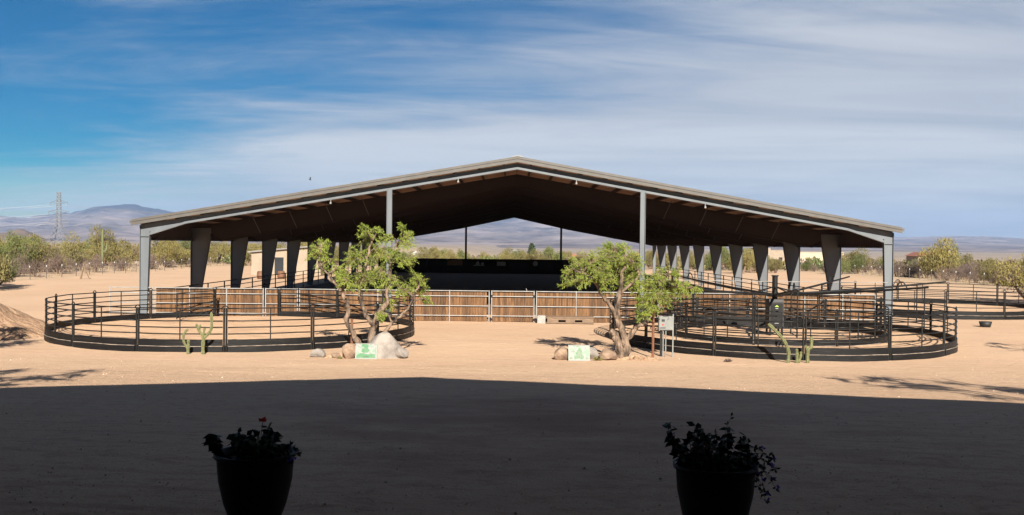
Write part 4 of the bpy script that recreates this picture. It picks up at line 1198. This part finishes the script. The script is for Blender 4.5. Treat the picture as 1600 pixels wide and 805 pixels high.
# far scrub as one mass
def scrub():
    random.seed(123)
    by = {'leaf_olive': MB(), 'leaf_dry': MB(), 'leaf_green': MB()}
    for k in range(900):
        u = random.uniform(-0.62, 0.62); d = 180 + 620 * random.random() ** 1.5
        x = u * d
        if abs(x) < 26 and d < 190: continue
        mb = by[random.choice(['leaf_olive', 'leaf_olive', 'leaf_dry', 'leaf_green'])]
        h = random.uniform(1.0, 2.6); r = h * random.uniform(0.7, 1.2); z = gz(x, d)
        for _ in range(90):
            v = rv(1); v.z = abs(v.z)
            mb.leaf(Vector((x + v.x * r, d + v.y * r, z + v.z * h)), rv(0.8) + Vector((0, 0, 0.6)), 0.75, 0.34)
    for mt, mb in by.items():
        tag(mb.build('desert_scrub', mt), {'leaf_olive': 'far olive desert scrub covering the plain', 'leaf_dry': 'far brown dry scrub covering the plain', 'leaf_green': 'far green scrub covering the plain'}[mt], 'scrub', kind='stuff')
    # low brush and straw along both wire fences
    lf, gr = MB(), MB()
    for k in range(1000):
        s = -1 if k % 2 else 1
        x = s * (random.uniform(52.5, 66) if s < 0 else random.uniform(57, 70)); y = random.uniform(92, 225)
        z = gz(x, y); h = random.uniform(0.25, 0.8)
        tgt = gr if random.random() < 0.6 else lf
        for _ in range(16):
            v = rv(0.5); tgt.leaf(Vector((x + v.x, y + v.y, z)), Vector((v.x, v.y, 0.9)), h * random.uniform(0.6, 1.2), 0.045)
    tag(gr.build('dry_grass', 'dry_grass'), 'straw coloured dry grass along the wire fences', 'grass', kind='stuff')
    tag(lf.build('low_brush', 'leaf_dry'), 'low brown brush along the wire fences', 'brush', kind='stuff')
scrub()

# saguaro, dead stump, pine, barrels
mb = MB(); z = gz(-64, 150)
sg = thing('saguaro', (-64.0, 150, z), 'tall single saguaro rising above the scrub at left', 'cactus')
mb.tube([(-64, 150, z), (-64, 150, z + 2), (-64, 150, z + 5.6), (-64, 150, z + 5.95), (-64, 150, z + 6.05)], [0.18, 0.2, 0.18, 0.12, 0.03], 10); mb.build('stem', 'saguaro', sg, smooth=True)
mb = MB(); mb.tube([(-64, 150, z + 2.6), (-63.5, 150, z + 2.6), (-63.35, 150, z + 3.0), (-63.35, 150, z + 3.9)], [0.16, 0.17, 0.16, 0.05], 8); mb.build('arm', 'saguaro', sg, smooth=True)
st = thing('wooden_tripod', (-47.3, 106, gz(-47.3, 106)), 'dark wooden tripod stand before the left wire fence', 'stand')
for a in (0.3, 2.4, 4.5):
    m2 = MB(); m2.tube([(-47.3 + 0.62 * math.cos(a), 106 + 0.62 * math.sin(a), gz(-47.3, 106) - 0.05), (-47.3, 106, gz(-47.3, 106) + 1.5)], 0.06, 6); m2.build('leg', 'old_timber', st)
m2 = MB(); m2.tube([(-47.3, 106, gz(-47.3, 106) + 1.45), (-47.3, 106, gz(-47.3, 106) + 1.75)], 0.08, 6); m2.build('head', 'old_timber', st)
def pine(x, y, h, label):
    random.seed(3); z = gz(x, y); t = thing('pine_tree', (x, y, z), label, 'tree')
    m2 = MB(); m2.tube([(x, y, z), (x, y, z + h * 0.95)], [0.22, 0.04], 6); m2.build('trunk', 'bark', t)
    lf = MB()
    for k in range(1500):
        q = random.random(); rr = (1 - q) ** 0.7 * h * 0.34 * (0.75 + 0.4 * mn.noise(Vector((q * 9, k % 5, 0)))) + 0.2
        a = random.uniform(0, 6.28); r = rr * random.random() ** 0.4
        lf.leaf(Vector((x + r * math.cos(a), y + r * math.sin(a), z + h * (0.22 + 0.78 * q))), rv(1), 0.55, 0.22)
    tag(lf.build('crown', 'leaf_pine', t), kind='stuff')
pine(5.4, 262, 5.6, 'dark pine tree seen through the far end of the arena')
for x, y, lab in ((-28.9, 110.5, 'brown wooden barrel planter nearest the thin shrub'), (-26.8, 111.5, 'brown wooden barrel beside the tan stable')):
    z = gz(x, y); t = thing('barrel', (x, y, z), lab, 'barrel')
    m2 = MB(); m2.lathe((x, y, z), [(0, 0), (0.38, 0), (0.46, 0.45), (0.38, 0.92), (0, 0.92)], 16); m2.build('staves', 'barrel_wood', t, smooth=True)
    for zz_, rr in ((0.2, 0.432), (0.7, 0.435)):
        m2 = MB(); m2.lathe((x, y, z + zz_), [(rr, 0), (rr + 0.012, 0.0), (rr + 0.012, 0.06), (rr, 0.06)], 16); m2.build('hoop', 'rust', t)

# ------------------------------------------------------------------ wire fences on T-posts
tp = MB(); tp.box(-0.03, 0.03, -0.03, 0.03, -0.1, 1.42); tpm = bpy.data.meshes.new('post'); tpm.from_pydata(tp.v, [], tp.f); tpm.materials.append(M['t_post']); tpm.update()
tq = MB(); tq.box(-0.04, 0.04, -0.04, 0.04, 1.30, 1.48); tqm = bpy.data.meshes.new('post_cap'); tqm.from_pydata(tq.v, [], tq.f); tqm.materials.append(M['post_cap']); tqm.update()
def wire_fence(x, ya, yb, label):
    root = thing('wire_fence', (x, ya, 0), label, 'fence')
    pts = []; y = ya
    while y < yb:
        z = gz(x, y); pts.append((x, y, z))
        o = bpy.data.objects.new('post', tpm); COL.objects.link(o); o.parent = root; o.location = (0, y - ya, z)
        o.rotation_euler = (random.uniform(-.03, .03), random.uniform(-.03, .03), 0)
        c = bpy.data.objects.new('post_cap', tqm); COL.objects.link(c); c.parent = o
        y += 3.6
    for h in (0.5, 0.85, 1.2):
        m2 = MB(); m2.tube([(a, b, c + h) for a, b, c in pts], 0.008, 3); m2.build('wire', 'wire', root)
wire_fence(-51.3, 95, 215, 'wire fence on white-capped metal posts left of the arena')
wire_fence(56.3, 100, 215, 'wire fence on white-capped metal posts right of the arena')

# ------------------------------------------------------------------ buildings
def house(label, x, y, w, d, h, wall, roof=None, windows=(), door=None, pitch=0.0, mono=0.0, blocks=()):
    z = min(gz(x, y), gz(x + w / 2, y)) - 0.1
    t = thing('house', (x, y, z), label, 'house')
    f = y - d / 2
    mb = MB()
    if mono: mb.prism([(x - w / 2, z), (x + w / 2, z), (x + w / 2, z + h + mono), (x - w / 2, z + h)], f, y + d / 2)
    else: mb.box(x - w / 2, x + w / 2, f, y + d / 2, z, z + h)
    mb.build('wall', wall, t)
    for bx0, bx1, bh in blocks:
        mb = MB(); mb.box(x + bx0, x + bx1, f - 1.0, y + d / 2 - 0.5, z, z + bh); mb.build('wall', wall, t)
    if roof:
        mb = MB()
        if mono: mb.prism([(x - w / 2 - 0.4, z + h - 0.02), (x + w / 2 + 0.4, z + h + mono + 0.04), (x + w / 2 + 0.4, z + h + mono + 0.22), (x - w / 2 - 0.4, z + h + 0.16)], f - 0.4, y + d / 2 + 0.4)
        else: mb.prism([(x - w / 2 - 0.4, z + h + 0.01), (x + w / 2 + 0.4, z + h + 0.01), (x + w / 2 - w * 0.2, z + h + pitch), (x - w / 2 + w * 0.2, z + h + pitch)], f - 0.4, y + d / 2 + 0.4)
        mb.build('roof', roof, t)
    else:
        mb = MB(); mb.box(x - w / 2 - 0.08, x + w / 2 + 0.08, f - 0.08, y + d / 2 + 0.08, z + h + 0.002, z + h + 0.2); mb.build('parapet', wall, t)
    for wx, wz, ww, wh in windows:
        mb = MB(); mb.box(x + wx - ww / 2, x + wx + ww / 2, f - 0.03, f - 0.004, z + wz, z + wz + wh); wo = mb.build('window', 'glass_dark', t)
        mb = MB(); mb.box(x + wx - ww / 2 - .06, x + wx + ww / 2 + .06, f - 0.06, f - 0.004, z + wz - 0.08, z + wz - 0.004); mb.build('sill', wall, wo)
    if door:
        mb = MB(); mb.box(x + door[0] - door[1] / 2, x + door[0] + door[1] / 2, f - 0.03, f - 0.004, z, z + door[2]); mb.build('door', 'glass_dark', t)
house('tan stable with dark doorway seen between the left columns', -29.3, 128, 9.0, 7.0, 3.0, 'stucco_tan', 'roof_grey', [(0.9, 0.35, 0.9, 2.0)], (-0.9, 1.15, 2.4), mono=0.9)
house('cream flat-roofed house between the two rightmost columns', 82.5, 262, 13, 9, 4.1, 'stucco_cream', None, [(-3, 1.3, 1.2, 1.3), (2.5, 1.3, 1.2, 1.3)], None, blocks=((3.6, 7.6, 3.2),))
house('tan stepped house left of the cream flat-roofed one', 71.0, 265, 9, 8, 4.6, 'stucco_tan', None, [(-2, 1.6, 1.0, 1.2), (2, 1.6, 1.0, 1.2)], None, blocks=((-4.2, -1.0, 5.3),))
house('low dark-walled house with pale roof between the right columns', 62.5, 262, 7, 6, 3.6, 'roof_grey', 'stucco_white', [(-1.2, 1.2, 1.4, 1.2), (1.4, 1.2, 1.0, 1.2)], None, pitch=0.7)
house('low house with red tile roof beyond the arena, right of the right mesquite', 58, 420, 15, 9, 2.6, 'stucco_tan', 'roof_red', [(-4, 1.1, 1.4, 1.2), (0, 1.1, 1.4, 1.2), (4, 1.1, 1.4, 1.2)], None, pitch=1.5)
house('small white house far off at left through the arena end', -38, 400, 6, 6, 2.6, 'stucco_white', 'stucco_white', [(0, 1.2, 1.2, 1.2)], None, pitch=1.2)
house('tiny white house far off below the ridge, left of the pine', 1.0, 400, 3.0, 4, 3.4, 'stucco_white', 'roof_grey', [(0, 1.2, 1.0, 1.2)], None, pitch=1.6)
house('low red-roofed house far off, right of the pine', 24, 410, 9, 7, 2.2, 'stucco_cream', 'roof_red', [(-2, 1.0, 1.2, 1.2), (2, 1.0, 1.2, 1.2)], None, pitch=1.3)
house('tan house with chimney half hidden in scrub at far right', 105, 240, 10, 7, 3.4, 'stucco_tan', 'roof_red', [(-2.5, 1.3, 1.2, 1.2)], None, pitch=1.0, blocks=((2.0, 2.6, 4.9),))

# ------------------------------------------------------------------ transmission tower and its lines
def tower():
    x, y, z = -340, 720, 0.0
    t = thing('transmission_tower', (x, y, z), 'steel lattice transmission tower on the plain at far left', 'pylon')
    W = lambda h: 6.0 - (6.0 - 1.5) * min(1, h / 17) if h < 17 else 1.5 - 0.5 * (h - 17) / 23
    hs = [0, 6, 11, 14.5, 17, 20, 23, 26, 29, 32, 35, 38, 40]
    for sx in (-1, 1):
        for sy in (-1, 1):
            mb = MB(); mb.tube([(x + sx * W(h), y + sy * W(h), z + h) for h in hs], 0.19, 4); mb.build('leg', 'tower_steel', t)
    mb = MB()
    for a, b in zip(hs, hs[1:]):
        for k in range(4):
            c = [(-1, -1), (1, -1), (1, 1), (-1, 1)]
            p, q = c[k], c[(k + 1) % 4]
            mb.tube([(x + p[0] * W(a), y + p[1] * W(a), z + a), (x + q[0] * W(b), y + q[1] * W(b), z + b)], 0.11, 3, cap=False)
            mb.tube([(x + q[0] * W(a), y + q[1] * W(a), z + a), (x + p[0] * W(b), y + p[1] * W(b), z + b)], 0.11, 3, cap=False)
    mb.build('lattice', 'tower_steel', t)
    for h, w in ((31.5, 6.6), (24.5, 7.8), (18.5, 7.0)):
        for s in (-1, 1):
            mb = MB(); e = (x + s * w, y, z + h + 0.6)
            for sy in (-1, 1):
                mb.tube([(x + s * W(h), y + sy * W(h), z + h), e], 0.12, 4); mb.tube([(x + s * W(h), y + sy * W(h), z + h + 2.2), e], 0.10, 4)
            arm = mb.build('cross_arm', 'tower_steel', t)
            mb = MB(); mb.tube([e, (e[0], e[1], e[2] - 1.9)], 0.16, 6); mb.build('insulator', 'tower_steel', arm)
            mb = MB()
            for dirx, diry, L in ((-1, 0.12, 300), (1, 0.9, 300)):
                pts = []
                for k in range(13):
                    q = k / 12; pts.append((e[0] + dirx * L * q, e[1] + diry * L * q, e[2] - 1.9 - 26 * q * (1 - q)))
                mb.tube(pts, 0.06, 3, cap=False)
            mb.build('power_line', 'wire', t)
tower()

# bird in the sky
def bird():
    c = Vector((-21.1, 100, 10.8)); t = thing('bird', c, 'small dark bird in flight above the left roof slope', 'bird')
    m2 = MB(); m2.tube([c + Vector((-0.13, 0, 0.05)), c + Vector((-0.06, 0, 0.02)), c + Vector((0.05, 0, -0.02)), c + Vector((0.14, 0, -0.06))], [0.015, 0.045, 0.045, 0.01], 8)
    for s in (-1, 1):
        m2.add([tuple(c + Vector((-0.05, s * 0.03, 0.02))), tuple(c + Vector((0.05, s * 0.03, 0.0))), tuple(c + Vector((0.08, s * 0.12, 0.22))), tuple(c + Vector((0.0, s * 0.10, 0.26))),
                tuple(c + Vector((-0.05, s * 0.03, 0.03))), tuple(c + Vector((0.05, s * 0.03, 0.012))), tuple(c + Vector((0.08, s * 0.125, 0.23))), tuple(c + Vector((0.0, s * 0.105, 0.27)))],
               [(0, 1, 2, 3), (7, 6, 5, 4), (0, 4, 5, 1), (1, 5, 6, 2), (2, 6, 7, 3), (3, 7, 4, 0)])
    m2.build('body', 'feather', t, smooth=True)
bird()

# ------------------------------------------------------------------ the barn the photograph is taken from
def barn():
    g, yb, hw = 10.5, -34.0, 16.5
    rz, sl = 10.15, 0.225; cx = 0.15
    zf = lambda x: rz - sl * abs(x - cx)
    root = thing('horse_barn', (0, g, 1.2), 'large dark gabled barn behind the camera, shading the foreground', 'barn')
    for s in (-1, 1):
        xe = cx + s * hw
        mb = MB(); mb.prism([(cx, rz), (xe, zf(xe)), (xe, zf(xe) - 0.2), (cx, rz - 0.2)], yb, g); mb.build('roof_sheet', 'barn_sheet', root)
        mb = MB(); xw = cx + s * (hw - 0.4); mb.box(min(xw, xw + s * 0.15), max(xw, xw + s * 0.15), yb + 0.2, g - 0.8, 0.9, zf(xw) - 0.25); mb.build('wall', 'barn_sheet', root)
        mb = MB(); xs_ = cx + s * 9.0; mb.box(min(xs_, xs_ + s * 0.12), max(xs_, xs_ + s * 0.12), yb + 0.6, 2.0, 1.0, 3.6); mb.build('stall_wall', 'old_timber', root)
        for yy in (9.6, 1.0, -8.0, -17.0, -26.0):
            mb = MB(); mb.prism([(xw - s * 0.02, 0.9), (xw - s * 0.02, zf(xw) - 0.3), (xw - s * 1.0, zf(xw) - 0.3), (xw - s * 0.4, 0.9)], yy - 0.1, yy + 0.1); mb.build('column', 'steel_column', root)
            mb = MB(); mb.prism([(cx, rz - 0.22), (xw - s * 0.02, zf(xw) - 0.26), (xw - s * 1.0, zf(xw) - 1.0), (cx, rz - 0.8)], yy - 0.08, yy + 0.08); mb.build('rafter', 'steel_rafter', root)
    mb = MB(); mb.prism([(cx - hw + 0.42, 0.9), (cx + hw - 0.42, 0.9), (cx + hw - 0.42, zf(cx + hw - 0.42) - 0.25), (cx, rz - 0.25), (cx - hw + 0.42, zf(cx - hw + 0.42) - 0.25)], yb, yb + 0.15); mb.build('back_wall', 'barn_sheet', root)
barn()
# trees beside the barn and pens, outside the frame, whose branches shade the sand
def shade_tree(label, x, y, h, r, seed, dens=0.6, n=16):
    random.seed(seed); z = gz(x, y)
    cl_ = []
    for k in range(n):
        a = random.uniform(0, 6.28); q = random.random() ** 0.5
        cl_.append((r * q * math.cos(a), r * q * math.sin(a), h * random.uniform(0.62, 0.95), random.uniform(0.45, 0.8)))
    tr = [([(0, 0, -0.1), (0.1, 0, h * 0.25), (-0.1, 0.1, h * 0.5)], 0.2, 0.12, 1)]
    for k in range(5):
        a = k * 1.26 + seed
        tr.append(([(-0.05, 0.05, h * 0.35), (r * 0.3 * math.cos(a), r * 0.3 * math.sin(a), h * 0.55), (r * 0.75 * math.cos(a), r * 0.75 * math.sin(a), h * 0.85)], 0.1, 0.03, 1))
    return mesquite(label, (x, y, z), tr, cl_, seed=seed, dens=dens, leafmat='leaf_green')
shade_tree('open-crowned tree beside the barn, its shadow on the sand at right', 13.9, 15.6, 7.4, 2.6, 61, 0.55, 18)
shade_tree('open-crowned tree beside the barn, its shadow on the sand at lower left', -13.3, 18.2, 5.0, 2.4, 67, 0.8, 18)
shade_tree('open-crowned tree past the right edge shading sand by the walker pen', 24.4, 34.5, 4.6, 2.2, 71, 0.6, 14)
shade_tree('small tree past the left edge shading the dirt heap', -20.9, 33.6, 4.5, 2.0, 73, 0.8, 14)

# pebbles and clods on the yard
def pebbles():
    random.seed(200)
    mb, cb = MB(), MB()
    for k in range(6000):
        y = 9.5 + 45 * random.random() ** 1.6
        x = random.uniform(-0.62, 0.62) * y
        if math.hypot((x - PENL[0]) / 8.6, (y - PENL[1]) / 8.0) < 1 or math.hypot((x - PENR[0]) / 8.1, (y - PENR[1]) / 8.3) < 1 or y > 52: continue
        s = random.uniform(0.006, 0.017) * (1.9 if random.random() < 0.06 else 1); z = gz(x, y)
        (mb if random.random() < 0.55 else cb).add([(x - s, y - s, z - .005), (x + s, y - s * .8, z - .005), (x + s * .9, y + s, z - .005), (x - s * .8, y + s, z - .005), (x + random.uniform(-.4, .4) * s, y + random.uniform(-.4, .4) * s, z + s * random.uniform(.7, 1.1))],
               [(0, 1, 4), (1, 2, 4), (2, 3, 4), (3, 0, 4)])
    tag(mb.build('pebbles', 'pebble'), 'pale pebbles scattered over the sandy yard', 'pebbles', kind='stuff')
    tag(cb.build('dirt_clods', 'clod'), 'small dark dirt clods scattered over the sandy yard', 'clods', kind='stuff')
pebbles()

# ------------------------------------------------------------------ haze
def haze():
    mb = MB(); mb.box(-13600, 13600, -2900, 14200, -45, 510)
    m = bpy.data.materials.new('haze'); m.use_nodes = True
    nd, lk = m.node_tree.nodes, m.node_tree.links
    nd.remove(nd['Principled BSDF'])
    v = nd.new('ShaderNodeVolumePrincipled')
    v.inputs['Color'].default_value = (0.37, 0.57, 0.95, 1)
    v.inputs['Density'].default_value = 0.000052
    v.inputs['Anisotropy'].default_value = 0.0
    lk.new(v.outputs[0], nd['Material Output'].inputs['Volume'])
    M['haze'] = m
    tag(mb.build('haze', 'haze'), 'thin pale haze in the air over the desert', 'haze', kind='stuff')
haze()
